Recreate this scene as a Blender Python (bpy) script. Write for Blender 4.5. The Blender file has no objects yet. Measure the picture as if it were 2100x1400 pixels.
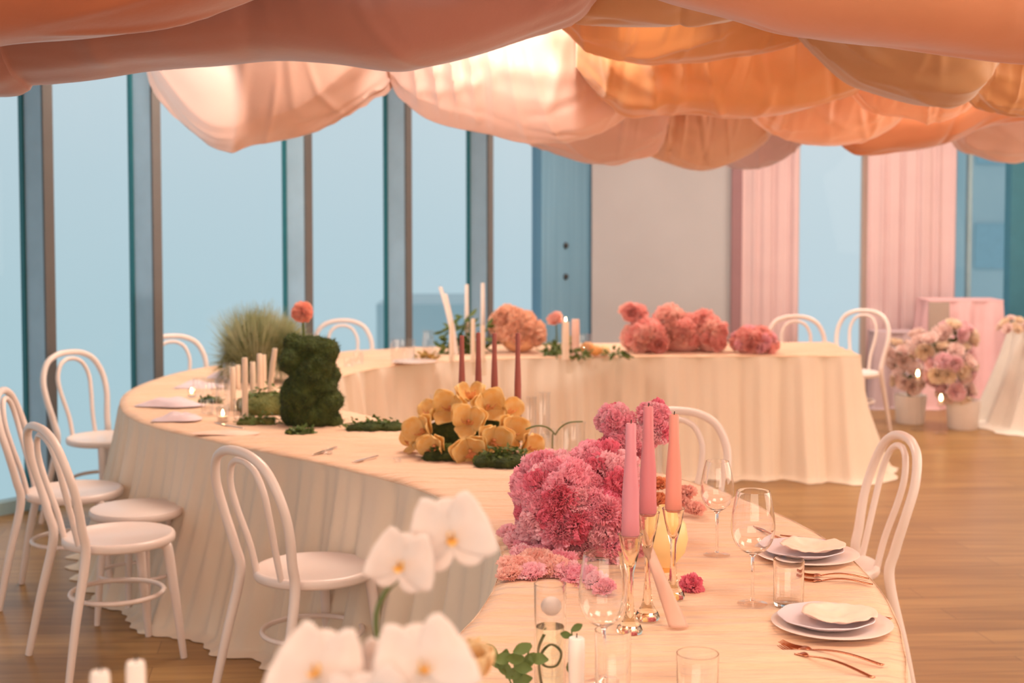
import bpy, bmesh, math, random
import numpy as np
from mathutils import Vector, Matrix, noise
R = math.radians
PI = math.pi
rnd = random.Random(7)
scn = bpy.context.scene
COL = scn.collection

# ------------------------------------------------------------------ camera
FPX = 2917.0; CAMZ = 1.70; PITCH = R(3.0)
HORIZ = 418.0; CY = HORIZ + FPX*math.tan(PITCH)
cam = bpy.data.cameras.new('camera'); camo = bpy.data.objects.new('camera', cam); COL.objects.link(camo)
cam.sensor_width = 36; cam.lens = 36*FPX/2100; cam.shift_y = -(700-CY)/2100
cam.clip_start = 0.05; cam.clip_end = 500
camo.location = (0, 0, CAMZ); camo.rotation_euler = (PI/2-PITCH, 0, 0)
cam.dof.use_dof = True; cam.dof.focus_distance = 3.55; cam.dof.aperture_fstop = 3.6
scn.camera = camo
scn.view_settings.view_transform = 'Standard'; scn.view_settings.look = 'None'
scn.view_settings.gamma = 1; scn.view_settings.use_curve_mapping = False
scn.view_settings.exposure = 0.0

def ray(px, py):
    a = (px-1050)/FPX; b = -(py-CY)/FPX
    return Vector((a, math.cos(PITCH)+b*math.sin(PITCH), -math.sin(PITCH)+b*math.cos(PITCH)))
def at(px, py, z=0.75):                 # point of a photograph pixel on the level z
    d = ray(px, py); t = (z-CAMZ)/d.z
    return Vector((d.x*t, d.y*t, z))
def atd(px, py, Y):                     # point of a photograph pixel at distance Y
    d = ray(px, py); t = Y/d.y
    return Vector((d.x*t, Y, CAMZ+d.z*t))

def lin(c):
    if max(c) > 1: c = [v/255 for v in c]
    return tuple(((v+0.055)/1.055)**2.4 if v > 0.04045 else v/12.92 for v in c)

# ------------------------------------------------------------------ sky and lights
w = bpy.data.worlds.new('sea_haze'); scn.world = w; w.use_nodes = True
nt = w.node_tree; nt.nodes.clear()
out = nt.nodes.new('ShaderNodeOutputWorld'); bg = nt.nodes.new('ShaderNodeBackground')
tc = nt.nodes.new('ShaderNodeTexCoord'); sp = nt.nodes.new('ShaderNodeSeparateXYZ')
mr = nt.nodes.new('ShaderNodeMapRange'); mr.inputs[1].default_value = -0.35; mr.inputs[2].default_value = 0.35
nz = nt.nodes.new('ShaderNodeTexNoise'); nz.inputs['Scale'].default_value = 3.0; nz.inputs['Detail'].default_value = 3
ad = nt.nodes.new('ShaderNodeMath'); ad.operation = 'MULTIPLY_ADD'; ad.inputs[1].default_value = 0.16
cr = nt.nodes.new('ShaderNodeValToRGB')
cr.color_ramp.elements[0].position = 0.0;  cr.color_ramp.elements[0].color = (*lin((160,191,200)), 1)
cr.color_ramp.elements[1].position = 1.0; cr.color_ramp.elements[1].color = (*lin((210,218,223)), 1)
for p, c in ((0.32, (168,195,203)), (0.5, (179,200,208)), (0.68, (193,208,214))):
    e = cr.color_ramp.elements.new(p); e.color = (*lin(c), 1)
L = nt.links.new
L(tc.outputs['Generated'], sp.inputs[0]); L(tc.outputs['Generated'], nz.inputs[0])
L(sp.outputs['Z'], mr.inputs[0]); L(nz.outputs[0], ad.inputs[0]); L(mr.outputs[0], ad.inputs[2])
sb = nt.nodes.new('ShaderNodeMath'); sb.operation = 'SUBTRACT'; sb.inputs[1].default_value = 0.0
ax = nt.nodes.new('ShaderNodeMath'); ax.operation = 'MULTIPLY_ADD'; ax.inputs[1].default_value = 0.4; L(sp.outputs['X'], ax.inputs[0]); L(ad.outputs[0], ax.inputs[2])
L(ax.outputs[0], sb.inputs[0]); L(sb.outputs[0], cr.inputs[0]); L(cr.outputs[0], bg.inputs[0])
bg.inputs[1].default_value = 1.12; L(bg.outputs[0], out.inputs[0])

def lamp(kind, name, loc, tgt, power, col, **kw):
    l = bpy.data.lights.new(name, kind); l.energy = power; l.color = col
    for k, v in kw.items(): setattr(l, k, v)
    o = bpy.data.objects.new(name, l); COL.objects.link(o); o.location = loc
    o.rotation_euler = (Vector(tgt)-Vector(loc)).to_track_quat('-Z', 'Y').to_euler()
    return o
WARM = (1, 0.82, 0.655)
# unseen warm fill areas added behind, right and above; small spots between the drapes
lamp('AREA', 'room_fill_back', (0.3, -2.6, 2.1), (0.2, 3.5, .5), 140, WARM, shape='RECTANGLE', size=5.5, size_y=2.4)
lamp('AREA', 'room_fill_right', (5.2, 4.8, 1.9), (0, 5.0, 0.8), 125, WARM, shape='RECTANGLE', size=6.0, size_y=2.0)
for x, y, p in ((-1.4, 2.1, 20), (1.3, 1.9, 20), (3.0, 3.6, 20), (0, 6.2, 40), (2.2, 7.2, 40), (-1.4, 8.0, 30), (1.2, 10.2, 42), (3.6, 10.4, 42)):
    lamp('AREA', 'room_fill_above', (x, y, 3.1), (x, y, 0), p*1.95, (1, .86, .72), shape='SQUARE', size=1.2)
lamp('SPOT', 'drape_spot', (-1.38, 5.35, 2.45), (-1.60, 6.8, 2.18), 125, (1, .92, .86), spot_size=R(27), spot_blend=0.12, shadow_soft_size=.04)
lamp('SPOT', 'drape_spot', (-0.25, 5.25, 2.45), (-0.20, 6.8, 2.16), 110, (1, .92, .86), spot_size=R(38), spot_blend=0.12, shadow_soft_size=.04)
lamp('SPOT', 'drape_spot', (0.36, 4.90, 2.45), (0.56, 5.4, 2.33), 9, (1, .62, .36), spot_size=R(44), spot_blend=0.8, shadow_soft_size=.04)

# ------------------------------------------------------------------ materials
MATS = {}
def mat(name, col, rough=0.6, col2=None, nscale=8.0, bump=0.0, bscale=60.0, metal=0.0, trans=0.0, sheen=0.0,
        emit=None, estr=0.0, stretch=None, spec=0.5, sss=0.0, detail=4, bdist=0.01):
    if name in MATS: return MATS[name]
    m = bpy.data.materials.new(name); m.use_nodes = True; nt = m.node_tree
    b = nt.nodes['Principled BSDF']; L = nt.links.new
    b.inputs['Roughness'].default_value = rough; b.inputs['Metallic'].default_value = metal
    b.inputs['Specular IOR Level'].default_value = spec
    b.inputs['Sheen Weight'].default_value = sheen
    if sss:
        b.inputs['Subsurface Weight'].default_value = sss; b.inputs['Subsurface Scale'].default_value = 0.02
        b.inputs['Subsurface Radius'].default_value = (1, .6, .4)
    tc = nt.nodes.new('ShaderNodeTexCoord'); mp = nt.nodes.new('ShaderNodeMapping')
    if stretch: mp.inputs['Scale'].default_value = stretch
    L(tc.outputs['Object'], mp.inputs[0])
    n = nt.nodes.new('ShaderNodeTexNoise'); n.inputs['Scale'].default_value = nscale; n.inputs['Detail'].default_value = detail
    L(mp.outputs[0], n.inputs[0])
    r = nt.nodes.new('ShaderNodeValToRGB'); L(n.outputs[0], r.inputs[0])
    c1 = lin(col); c2 = lin(col2) if col2 else tuple(v*0.93 for v in c1)
    r.color_ramp.elements[0].position = 0.35; r.color_ramp.elements[1].position = 0.68
    r.color_ramp.elements[0].color = (*c2, 1); r.color_ramp.elements[1].color = (*c1, 1)
    L(r.outputs[0], b.inputs['Base Color'])
    if bump:
        n2 = nt.nodes.new('ShaderNodeTexNoise'); n2.inputs['Scale'].default_value = bscale; n2.inputs['Detail'].default_value = 5
        L(mp.outputs[0], n2.inputs[0])
        bp = nt.nodes.new('ShaderNodeBump'); bp.inputs['Strength'].default_value = bump; bp.inputs['Distance'].default_value = bdist
        L(n2.outputs[0], bp.inputs['Height']); L(bp.outputs[0], b.inputs['Normal'])
    if emit:
        b.inputs['Emission Color'].default_value = (*lin(emit), 1); b.inputs['Emission Strength'].default_value = estr
    if trans:
        t = nt.nodes.new('ShaderNodeBsdfTranslucent'); L(r.outputs[0], t.inputs[0])
        mx = nt.nodes.new('ShaderNodeMixShader'); mx.inputs[0].default_value = trans
        o = nt.nodes['Material Output']; L(b.outputs[0], mx.inputs[1]); L(t.outputs[0], mx.inputs[2]); L(mx.outputs[0], o.inputs[0])
    MATS[name] = m; return m
def thin_glass(name, tint=(1, 1, 1), refl=0.9, edge=0.35, base=.035):
    if name in MATS: return MATS[name]
    m = bpy.data.materials.new(name); m.use_nodes = True; nt = m.node_tree; nt.nodes.clear(); L = nt.links.new
    o = nt.nodes.new('ShaderNodeOutputMaterial'); t = nt.nodes.new('ShaderNodeBsdfTransparent'); g = nt.nodes.new('ShaderNodeBsdfGlossy')
    t.inputs[0].default_value = (*tint, 1); g.inputs['Roughness'].default_value = 0.02; g.inputs[0].default_value = (refl, refl, refl, 1)
    lw = nt.nodes.new('ShaderNodeLayerWeight'); lw.inputs[0].default_value = 0.5
    pw = nt.nodes.new('ShaderNodeMath'); pw.operation = 'POWER'; pw.inputs[1].default_value = 5.0; L(lw.outputs['Facing'], pw.inputs[0])
    ma = nt.nodes.new('ShaderNodeMath'); ma.operation = 'MULTIPLY_ADD'; ma.inputs[1].default_value = edge; ma.inputs[2].default_value = base; L(pw.outputs[0], ma.inputs[0])
    mx = nt.nodes.new('ShaderNodeMixShader'); L(ma.outputs[0], mx.inputs[0]); L(t.outputs[0], mx.inputs[1]); L(g.outputs[0], mx.inputs[2])
    L(mx.outputs[0], o.inputs[0]); MATS[name] = m; return m
def real_glass(name, tint=(1, 1, 1), rough=0.0, ior=1.45):
    if name in MATS: return MATS[name]
    m = bpy.data.materials.new(name); m.use_nodes = True; nt = m.node_tree; nt.nodes.clear(); L = nt.links.new
    o = nt.nodes.new('ShaderNodeOutputMaterial'); g = nt.nodes.new('ShaderNodeBsdfGlass')
    g.inputs[0].default_value = (*tint, 1); g.inputs['Roughness'].default_value = rough; g.inputs['IOR'].default_value = ior
    L(g.outputs[0], o.inputs[0]); MATS[name] = m; return m

# ------------------------------------------------------------------ mesh helpers
class MB:
    def __init__(s): s.v = []; s.f = []
    def add(s, v, f, M=None):
        k = len(s.v)
        s.v += [tuple(M @ Vector(p)) if M is not None else tuple(p) for p in v]
        s.f += [tuple(i+k for i in q) for q in f]; return s
    def box(s, c, d, M=None):
        x, y, z = c; a, b, h = d[0]/2, d[1]/2, d[2]/2
        v = [(x+i*a, y+j*b, z+k*h) for i in (-1, 1) for j in (-1, 1) for k in (-1, 1)]
        return s.add(v, [(0,1,3,2), (4,6,7,5), (0,4,5,1), (2,3,7,6), (0,2,6,4), (1,5,7,3)], M)
    def prism(s, poly, z0, z1):
        n = len(poly); v = [(x, y, z0) for x, y in poly]+[(x, y, z1) for x, y in poly]
        return s.add(v, [tuple(range(n))[::-1], tuple(range(n, 2*n))]+[(i, (i+1) % n, n+(i+1) % n, n+i) for i in range(n)])
    def tube(s, pts, rad, seg=10, sub=6, closed=False, caps=True, M=None):
        P, Rr = resample(pts, rad, sub, closed)
        n = len(P); T = []
        for i in range(n):
            a = P[(i-1) % n] if (closed or i > 0) else P[i]; b = P[(i+1) % n] if (closed or i < n-1) else P[i]
            T.append((b-a).normalized())
        up = Vector((0, 0, 1)) if abs(T[0].z) < 0.9 else Vector((1, 0, 0))
        nn = (up - T[0]*up.dot(T[0])).normalized(); v = []
        for i in range(n):
            nn = (nn - T[i]*nn.dot(T[i])).normalized(); bb = T[i].cross(nn)
            for k in range(seg):
                a = 2*PI*k/seg; v.append(P[i]+(nn*math.cos(a)+bb*math.sin(a))*Rr[i])
        f = []
        for i in range(n if closed else n-1):
            j = (i+1) % n
            for k in range(seg): f.append((i*seg+k, i*seg+(k+1) % seg, j*seg+(k+1) % seg, j*seg+k))
        if caps and not closed: f += [tuple(range(seg))[::-1], tuple(range((n-1)*seg, n*seg))]
        return s.add(v, f, M)
    def lathe(s, prof, seg=24, M=None, wob=None):
        v = []; f = []; n = len(prof)
        for r, z in prof:
            for k in range(seg):
                a = 2*PI*k/seg; q = r*(1+(wob(a, z) if wob else 0)); v.append((q*math.cos(a), q*math.sin(a), z))
        for i in range(n-1):
            for k in range(seg): f.append((i*seg+k, i*seg+(k+1) % seg, (i+1)*seg+(k+1) % seg, (i+1)*seg+k))
        if prof[0][0] > 1e-5: f.append(tuple(range(seg))[::-1])
        if prof[-1][0] > 1e-5: f.append(tuple(range((n-1)*seg, n*seg)))
        return s.add(v, f, M)
    def grid(s, fn, nu, nv, M=None, closed_u=False):
        v = [fn(i/(nu if closed_u else nu-1), j/(nv-1)) for i in range(nu) for j in range(nv)]
        f = [(i*nv+j, ((i+1) % nu)*nv+j, ((i+1) % nu)*nv+j+1, i*nv+j+1) for i in range(nu if closed_u else nu-1) for j in range(nv-1)]
        return s.add(v, f, M)
    def ball(s, c, r, seg=12, rings=8, sc=(1, 1, 1), M=None):
        v = []; f = []
        for i in range(rings+1):
            t = PI*i/rings
            for k in range(seg):
                a = 2*PI*k/seg
                v.append((c[0]+r*sc[0]*math.sin(t)*math.cos(a), c[1]+r*sc[1]*math.sin(t)*math.sin(a), c[2]+r*sc[2]*math.cos(t)))
        for i in range(rings):
            for k in range(seg): f.append((i*seg+k, (i+1)*seg+k, (i+1)*seg+(k+1) % seg, i*seg+(k+1) % seg))
        return s.add(v, f, M)
    def build(s, name, m, parent=None, smooth=True, merge=True, loc=None):
        me = bpy.data.meshes.new(name); me.from_pydata([tuple(p) for p in s.v], [], s.f); me.update()
        if merge:
            bm = bmesh.new(); bm.from_mesh(me); bmesh.ops.remove_doubles(bm, verts=bm.verts, dist=1e-5)
            bmesh.ops.recalc_face_normals(bm, faces=bm.faces); bm.to_mesh(me); bm.free()
        if smooth:
            me.polygons.foreach_set('use_smooth', [True]*len(me.polygons))
            try: me.set_sharp_from_angle(angle=R(50))
            except Exception: pass
        me.materials.append(m)
        o = bpy.data.objects.new(name, me); COL.objects.link(o)
        if parent: o.parent = parent
        if loc is not None: o.location = loc
        return o
def resample(pts, rad, sub, closed=False):
    P = [Vector(p) for p in pts]; n = len(P)
    rr = rad if isinstance(rad, (list, tuple)) else [rad]*n
    if sub <= 1 or n < 3: return P, list(rr)
    o = []; q = []
    for i in range(n if closed else n-1):
        g = (lambda k: P[k % n]) if closed else (lambda k: P[max(0, min(n-1, k))])
        a, b, c, d = g(i-1), g(i), g(i+1), g(i+2)
        for k in range(sub):
            t = k/sub
            o.append(0.5*((2*b)+(c-a)*t+(2*a-5*b+4*c-d)*t*t+(3*b-a-3*c+d)*t**3)); q.append(rr[i % n]*(1-t)+rr[(i+1) % n]*t)
    if not closed: o.append(P[-1]); q.append(rr[-1])
    return o, q
def tag(o, label=None, cat=None, group=None, kind=None):
    if label: o['label'] = label
    if cat: o['category'] = cat
    if group: o['group'] = group
    if kind: o['kind'] = kind
    return o
def thing(name, loc, label, cat, group=None, rz=0):
    o = bpy.data.objects.new(name, None); COL.objects.link(o); o.location = loc; o.rotation_euler = (0, 0, rz)
    o.empty_display_size = 0.05
    return tag(o, label, cat, group)
KIDS = {}
def copy_tree(o, parent=None):
    c = o.copy(); COL.objects.link(c)
    if parent: c.parent = parent
    for ch in [k for k in bpy.data.objects if k.parent == o]: copy_tree(ch, c)
    return c
def dup(src, loc, label, rz=0, scale=1, group=None):
    c = copy_tree(src); c.location = loc; c.rotation_euler = (0, 0, rz); c.scale = (scale,)*3 if not isinstance(scale, tuple) else scale
    c['label'] = label
    if group: c['group'] = group
    return c
def struct(name, mb, m, smooth=False): return tag(mb.build(name, m, smooth=smooth), kind='structure')
def frame_to(n, up=Vector((0, 0, 1)), spin=0):      # matrix whose z axis is n
    n = Vector(n).normalized()
    if abs(n.dot(up)) > 0.98: up = Vector((0, 1, 0))
    x = up.cross(n).normalized(); y = n.cross(x)
    M = Matrix((x, y, n)).transposed().to_4x4()
    return M @ Matrix.Rotation(spin, 4, 'Z')
def Tm(loc, n=(0, 0, 1), s=1, spin=0): return Matrix.Translation(Vector(loc)) @ frame_to(n, spin=spin) @ Matrix.Scale(s, 4)

# ------------------------------------------------------------------ room
m_floor = bpy.data.materials.new('oak_floor'); m_floor.use_nodes = True
nt = m_floor.node_tree; b = nt.nodes['Principled BSDF']; L = nt.links.new
tc = nt.nodes.new('ShaderNodeTexCoord'); mp = nt.nodes.new('ShaderNodeMapping'); mp.inputs['Rotation'].default_value = (0, 0, R(-8))
L(tc.outputs['Object'], mp.inputs[0])
br = nt.nodes.new('ShaderNodeTexBrick'); L(mp.outputs[0], br.inputs[0])
br.inputs['Scale'].default_value = 1; br.inputs['Brick Width'].default_value = 1.6; br.inputs['Row Height'].default_value = 0.16
br.inputs['Mortar Size'].default_value = 0.0015; br.offset = 0.37
br.inputs['Color1'].default_value = (*lin((160,120,70)), 1); br.inputs['Color2'].default_value = (*lin((146,106,58)), 1); br.inputs['Mortar'].default_value = (*lin((104,70,42)), 1)
mp2 = nt.nodes.new('ShaderNodeMapping'); mp2.inputs['Scale'].default_value = (0.7, 14, 1); mp2.inputs['Rotation'].default_value = (0, 0, R(-8)); L(tc.outputs['Object'], mp2.inputs[0])
nz = nt.nodes.new('ShaderNodeTexNoise'); nz.inputs['Scale'].default_value = 1.6; nz.inputs['Detail'].default_value = 6; L(mp2.outputs[0], nz.inputs[0])
mx = nt.nodes.new('ShaderNodeMixRGB'); mx.blend_type = 'SOFT_LIGHT'; mx.inputs[0].default_value = 0.8
L(br.outputs[0], mx.inputs[1]); L(nz.outputs[0], mx.inputs[2]); L(mx.outputs[0], b.inputs['Base Color'])
b.inputs['Roughness'].default_value = 0.34
m_wall = mat('plaster_beige', (178,174,176), 0.9, nscale=1.5, bump=.05)
m_wallw = mat('plaster_white', (225,205,192), 0.9, nscale=1.5)
m_ceil = mat('ceiling_paint', (235,190,160), 0.9)
m_blue = mat('painted_door_blue', (112,156,184), 0.6, (100,146,174), nscale=2, stretch=(12, 12, .3))
m_fin = mat('grey_metal_fin', (166,190,206), 0.5)
m_finedge = mat('brown_metal_edge', (98,94,92), 0.5)
m_teal = mat('teal_seal', (40,110,118), 0.5)
m_pane = thin_glass('window_glass', (0.985, 0.995, 1.0), 0.5, 0.12, .008)
struct('ceiling', MB().box((0.75, 4.6, 3.55), (12.5, 17.8, 0.1)), m_ceil)
struct('wall_right', MB().box((6.6, 4.6, 1.75), (0.12, 17.6, 3.5)), m_wallw)
struct('wall_back', MB().box((0.9, -4.1, 1.75), (11.4, 0.12, 3.5)), m_wallw)
# window wall, running away to the right
A0 = at(0, 1055, 0); A1 = at(59, 1043.2, 0); 
def wallpt(p): return at(p, 1055-0.2*p, 0)
WS = wallpt(62); WE = wallpt(1103); wd = (WE-WS).normalized(); wn = Vector((wd.y, -wd.x, 0))   # wn looks into the room
ang = math.atan2(wd.y, wd.x)
cuts = [62, 282, 592, 797, 965, 1103]
stops = [(wallpt(p)-WS).dot(wd) for p in cuts]
back_stops = [-9.4, -8.2, -7.0, -5.8, -4.6, -3.4, -2.2, -1.05]
allst = back_stops+stops
def wl(s, nrm, z): q = WS+wd*s+wn*nrm; return (q.x, q.y, z)
def wbox(mb, s0, s1, n0, n1, z0, z1):
    v = [wl(s, n, z) for s in (s0, s1) for n in (n0, n1) for z in (z0, z1)]
    return mb.add(v, [(0,1,3,2), (4,6,7,5), (0,4,5,1), (2,3,7,6), (0,2,6,4), (1,5,7,3)])
k = 1
for a, c in zip(allst[:-1], allst[1:]):
    g = wbox(MB(), a+.001, c-.001, -0.020, -0.008, 0.06, 3.44).build('window_%d' % k, m_pane, smooth=False); tag(g, kind='structure'); k += 1
k = 1
for s in allst[:-1]:
    f = wbox(MB(), s, s+0.055, 0.0, 0.17, 0.0, 3.5).build('trim_%d' % k, m_fin, smooth=False); tag(f, kind='structure')
    e = wbox(MB(), s-0.004, s+0.059, 0.165, 0.182, 0.0, 3.5).build('fin_edge', m_finedge, f, smooth=False)
    q = wbox(MB(), s-0.013, s, -0.03, 0.004, 0.0, 3.5).build('seal', m_teal, f, smooth=False)
    k += 1
f = wbox(MB(), -9.4, stops[-1], -0.05, 0.03, 0.0, 0.07).build('baseboard_left', mat('pale_sill', (168,200,206), 0.5), smooth=False); tag(f, kind='structure')
q0_ = wl(-9.4, 0, 0); q1_ = wl(stops[-1], 0, 0)
struct('floor', MB().prism([(q0_[0], q0_[1]), (7, q0_[1]), (7, 13), (q1_[0]+.2, 13), (q1_[0], q1_[1])], -.1, 0), m_floor)
# far wall
FY = 12.4
def fx(p, Y=FY): return (p-1050)/FPX*Y*0.9995
def fbox(p0, p1, y0, y1, z0, z1): return MB().box(((fx(p0)+fx(p1))/2, (y0+y1)/2, (z0+z1)/2), (fx(p1)-fx(p0), y1-y0, z1-z0))
dx0 = fx(1103, WE.y+.0)
d = struct('door_1', MB().prism([(WE.x+.03, WE.y), (fx(1213), FY), (fx(1213), FY+.08), (WE.x-.05, WE.y+.08)], 0, 3.5), m_blue)
for py in (503, 567):
    p = atd(1160, py, (WE.y+FY)/2-.03)
    mb = MB().ball((0, 0, 0), 0.026, sc=(1, .6, 1)); mb.tube([(0, .02, 0), (0, .06, 0)], .014, 8, 1)
    o = mb.build('door_knob', mat('black_metal', (40,40,44), 0.4), d); o.location = p
for px in (1135, 1178):
    p = atd(px, 600, (WE.y+FY)/2)
struct('wall_far', fbox(1213, 1500, FY-.05, FY+.1, 0, 3.5), m_wall)
struct('trim_30', fbox(1497, 1518, FY-.10, FY+.1, 0, 3.5), mat('mauve_post', (150,112,116), 0.8))
o = fbox(1518, 1640, FY+.02, FY+.1, 0, 3.5); struct('wall_far_2', o, m_wallw)
struct('wall_far_3', fbox(1770, 1958, FY+.02, FY+.1, 0, 3.5), m_wallw)
struct('window_30', fbox(1640, 1770, FY+.04, FY+.05, 0.05, 3.5), m_pane)
struct('window_31', fbox(1958, 2120, FY+.04, FY+.05, 0.05, 3.5), m_pane)
struct('window_32', fbox(2120, 2360, FY+.04, FY+.05, 0.05, 3.5), m_pane)
struct('trim_31', fbox(2068, 2108, FY-.06, FY+.1, 0, 3.5), mat('teal_frame', (64,128,148), 0.6))
struct('trim_32', fbox(1985, 1993, FY+.0, FY+.08, 0, 3.5), mat('pale_frame', (150,180,190), 0.6))
struct('baseboard_far', fbox(1213, 1497, FY-.075, FY-.05, 0, .12), m_wallw)
# curtains
def curtain(p0, p1, label, y=FY-.10, seed=1, z1=3.4):
    x0, x1 = fx(p0), fx(p1); rr = random.Random(seed); ph = [rr.random()*6 for _ in range(4)]
    def fn(u, v):
        x = x0+(x1-x0)*u; s = (x1-x0)*u
        return (x+.006*math.sin(s*40+ph[0]), y+0.013*math.sin(s*52+ph[1]+.6*math.sin(s*9))+.006*math.sin(s*93+ph[2])+.01*math.sin(v*3+s*20), 0.012+(z1-.012)*v)
    mb = MB().grid(fn, 140, 6)
    o = mb.build('curtain', mat('pink_sheer', (242,216,216), 0.8, (238,210,211), trans=.35, nscale=3)); sol(o, .003)
    return tag(o, label, 'curtain', 'pale pink curtains on the far wall')
def sol(o, t, off=0):
    m = o.modifiers.new('thick', 'SOLIDIFY'); m.thickness = t; m.offset = off; return o
curtain(1518, 1632, 'pale pink floor-length curtain left of the narrow bright window', seed=2)
curtain(1773, 1952, 'wide pale pink curtain panel right of the narrow bright window', seed=5)
# hazy buildings outside
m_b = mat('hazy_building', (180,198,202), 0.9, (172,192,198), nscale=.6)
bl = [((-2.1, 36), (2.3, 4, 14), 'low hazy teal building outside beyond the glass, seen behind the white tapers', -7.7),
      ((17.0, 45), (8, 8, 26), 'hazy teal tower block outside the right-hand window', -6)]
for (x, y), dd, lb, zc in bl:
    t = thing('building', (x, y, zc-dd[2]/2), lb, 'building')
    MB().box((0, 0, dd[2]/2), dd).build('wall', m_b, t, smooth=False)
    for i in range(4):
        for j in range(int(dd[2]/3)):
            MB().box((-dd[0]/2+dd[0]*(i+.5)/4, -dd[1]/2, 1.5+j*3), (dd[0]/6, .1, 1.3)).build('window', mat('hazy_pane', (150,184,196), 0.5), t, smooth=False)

# ------------------------------------------------------------------ ceiling drapes
def satin(name, c, c2=None): return mat(name, c, 0.40, c2 or tuple(v*.95 for v in c), nscale=2.0, trans=.25, sheen=.6, bump=.12, bscale=14, bdist=.02, stretch=(1, 1, 1))
FAB = dict(rust=satin('satin_rust', (202,112,70)), mauve=satin('satin_dusty_rose', (204,138,120)), apricot=satin('satin_apricot', (236,158,112)),
           tan=satin('satin_tan', (228,174,124)), pink=satin('satin_blush', (248,210,192)), orange=satin('satin_orange', (246,186,128)),
           peach=satin('satin_peach', (248,204,172)), lilac=satin('satin_lilac', (204,176,176)), rose=satin('satin_rose', (250,210,194)))
def swag(pts, Y, r, fab, label, zt=3.35, folds=11, amp=.014, pleat=0.0, npl=9, seed=0, fan=0.5, endr=.4, power=1.0, skew=0.0, zs=None):
    rr = random.Random(seed+100)
    P, _ = resample([Vector((a, b, 0)) for a, b in pts], 0.0, 8)
    W = [atd(p.x, p.y, Y) for p in P]
    # arc-length resample
    d = [0]
    for a, b in zip(W[:-1], W[1:]): d.append(d[-1]+(b-a).length)
    N = max(90, int(d[-1]*110)); N = min(N, 230); xs = np.interp(np.linspace(0, d[-1], N), d, [q.x for q in W]); zb = np.interp(np.linspace(0, d[-1], N), d, [q.z for q in W])
    M_ = 124; ns = 16 if Y > 5 else 7; cs = [(rr.uniform(.05, .95), rr.uniform(.15, 1.7), rr.uniform(.06, .22), rr.uniform(-1.6, 1.6), rr.choice((-1, 1, 1))*rr.uniform(.5, 1), rr.uniform(.045, .08)) for _ in range(ns)]; ws = [(rr.uniform(.04, .96), rr.uniform(.15, 1.2), rr.uniform(.25, .6), rr.uniform(-.12, .12), rr.choice((-1, 1, 1))*rr.uniform(.5, 1), rr.uniform(.009, .018)) for _ in range(ns+6 if pleat else ns//2)]; ph = [rr.random()*6.28 for _ in range(8)]; ln = d[-1]; xm = (xs[0]+xs[-1])/2
    ztop = zt
    V = []
    for i in range(N):
        u = i/(N-1); e = math.sin(PI*u)**0.6 if 0 < u < 1 else 0
        rad = r*(endr+(1-endr)*e); row = []
        for j in range(M_):
            v = j/(M_-1); t = PI*v
            # cross-section: bowl below, steeper walls above
            h = (1-math.sin(t))
            hgt = zs if zs else min(ztop-zb[i], 0.95)
            z = zb[i]+hgt*h**1.25
            y = Y-rad*math.cos(t)*(1-.18*h)+skew*(u-.5)
            # catenary folds, strongest towards the gathered ends
            endw = (1-e)**.8
            tt = t+fan*.35*(u-.5)*math.sin(t*1.0)
            fo = math.sin(folds*tt*(1+.25*math.sin(1.7*t+ph[0]))+ph[1]+1.2*math.sin(2.2*u*PI+ph[2]))
            fo = 1-2*abs(math.sin(.5*((folds*1.35 if Y > 5 else folds)*tt*(1+.25*math.sin(1.7*t+ph[0]))+ph[1]+1.2*math.sin(2.2*u*PI+ph[2]))))**.7
            f2 = math.sin(folds*2.3*tt+ph[3]+2*u)
            a = (1.2 if pleat > .012 else 2.4)*amp*((.12+1.0*endw)*fo+(.03+.12*endw)*f2)
            # hanging pleats running down the front
            if pleat:
                uu = u+.34*(1-math.cos(t))*(.5-u)*.6+.025*math.sin(2.2*t+ph[4])+.05*t*math.sin(3*u*PI+ph[4])
                g = math.sin(2*PI*npl*uu+ph[5]+1.3*math.sin(2*PI*uu*2.3+ph[6]))
                g = 1-2*abs(math.sin(PI*npl*uu+ph[5]+.9*math.sin(2*PI*uu*1.7+ph[6])))**.8; a += 1.0*pleat*g*min(1, max(0, h*2.6-.02))*(.5+.5*math.sin(9*uu+ph[7]))
            ca = .016 if Y > 5 else .010
            for u0, t0, du, sl, am_, ww in cs:
                if abs(u-u0) < du*1.6:
                    q_ = (t-t0-sl*(u-u0))/ww
                    if abs(q_) < 3: a += ca*am_*math.exp(-q_*q_)*math.exp(-((u-u0)/du)**4)
            for u0, t0, dt, sl, am_, ww in ws:
                if abs(t-t0) < dt*1.6:
                    q_ = (u-u0-sl*(t-t0))/ww
                    if abs(q_) < 3: a += ca*am_*math.exp(-q_*q_)*math.exp(-((t-t0)/dt)**4)
            nz_ = noise.noise(Vector((xs[i]*2.2+seed, t*1.3, seed*3.1)))*.035*min(1, 4*u*(1-u)+.3)
            ny, nzv = -math.cos(t), -math.sin(t)
            row.append((xs[i], y+ny*(a+nz_), z+nzv*(a+nz_)*.8))
        V.append(row)
    mb = MB(); mb.v = [p for row in V for p in row]
    mb.f = [(i*M_+j, (i+1)*M_+j, (i+1)*M_+j+1, i*M_+j+1) for i in range(N-1) for j in range(M_-1)]
    o = mb.build('ceiling_drape', FAB[fab], merge=False)
    me = o.data; me.polygons.foreach_set('use_smooth', [True]*len(me.polygons))
    sol(o, .003)
    return tag(o, label, 'ceiling drape', 'satin swags hung across the ceiling')
swag([(-420,140), (-150,118), (0,95), (150,80), (300,52), (450,12), (560,-22), (760,-60)], 3.3, .35, 'rust', 'rust-coloured satin swag nearest at the top left corner', seed=1, amp=.008, folds=7)
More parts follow.
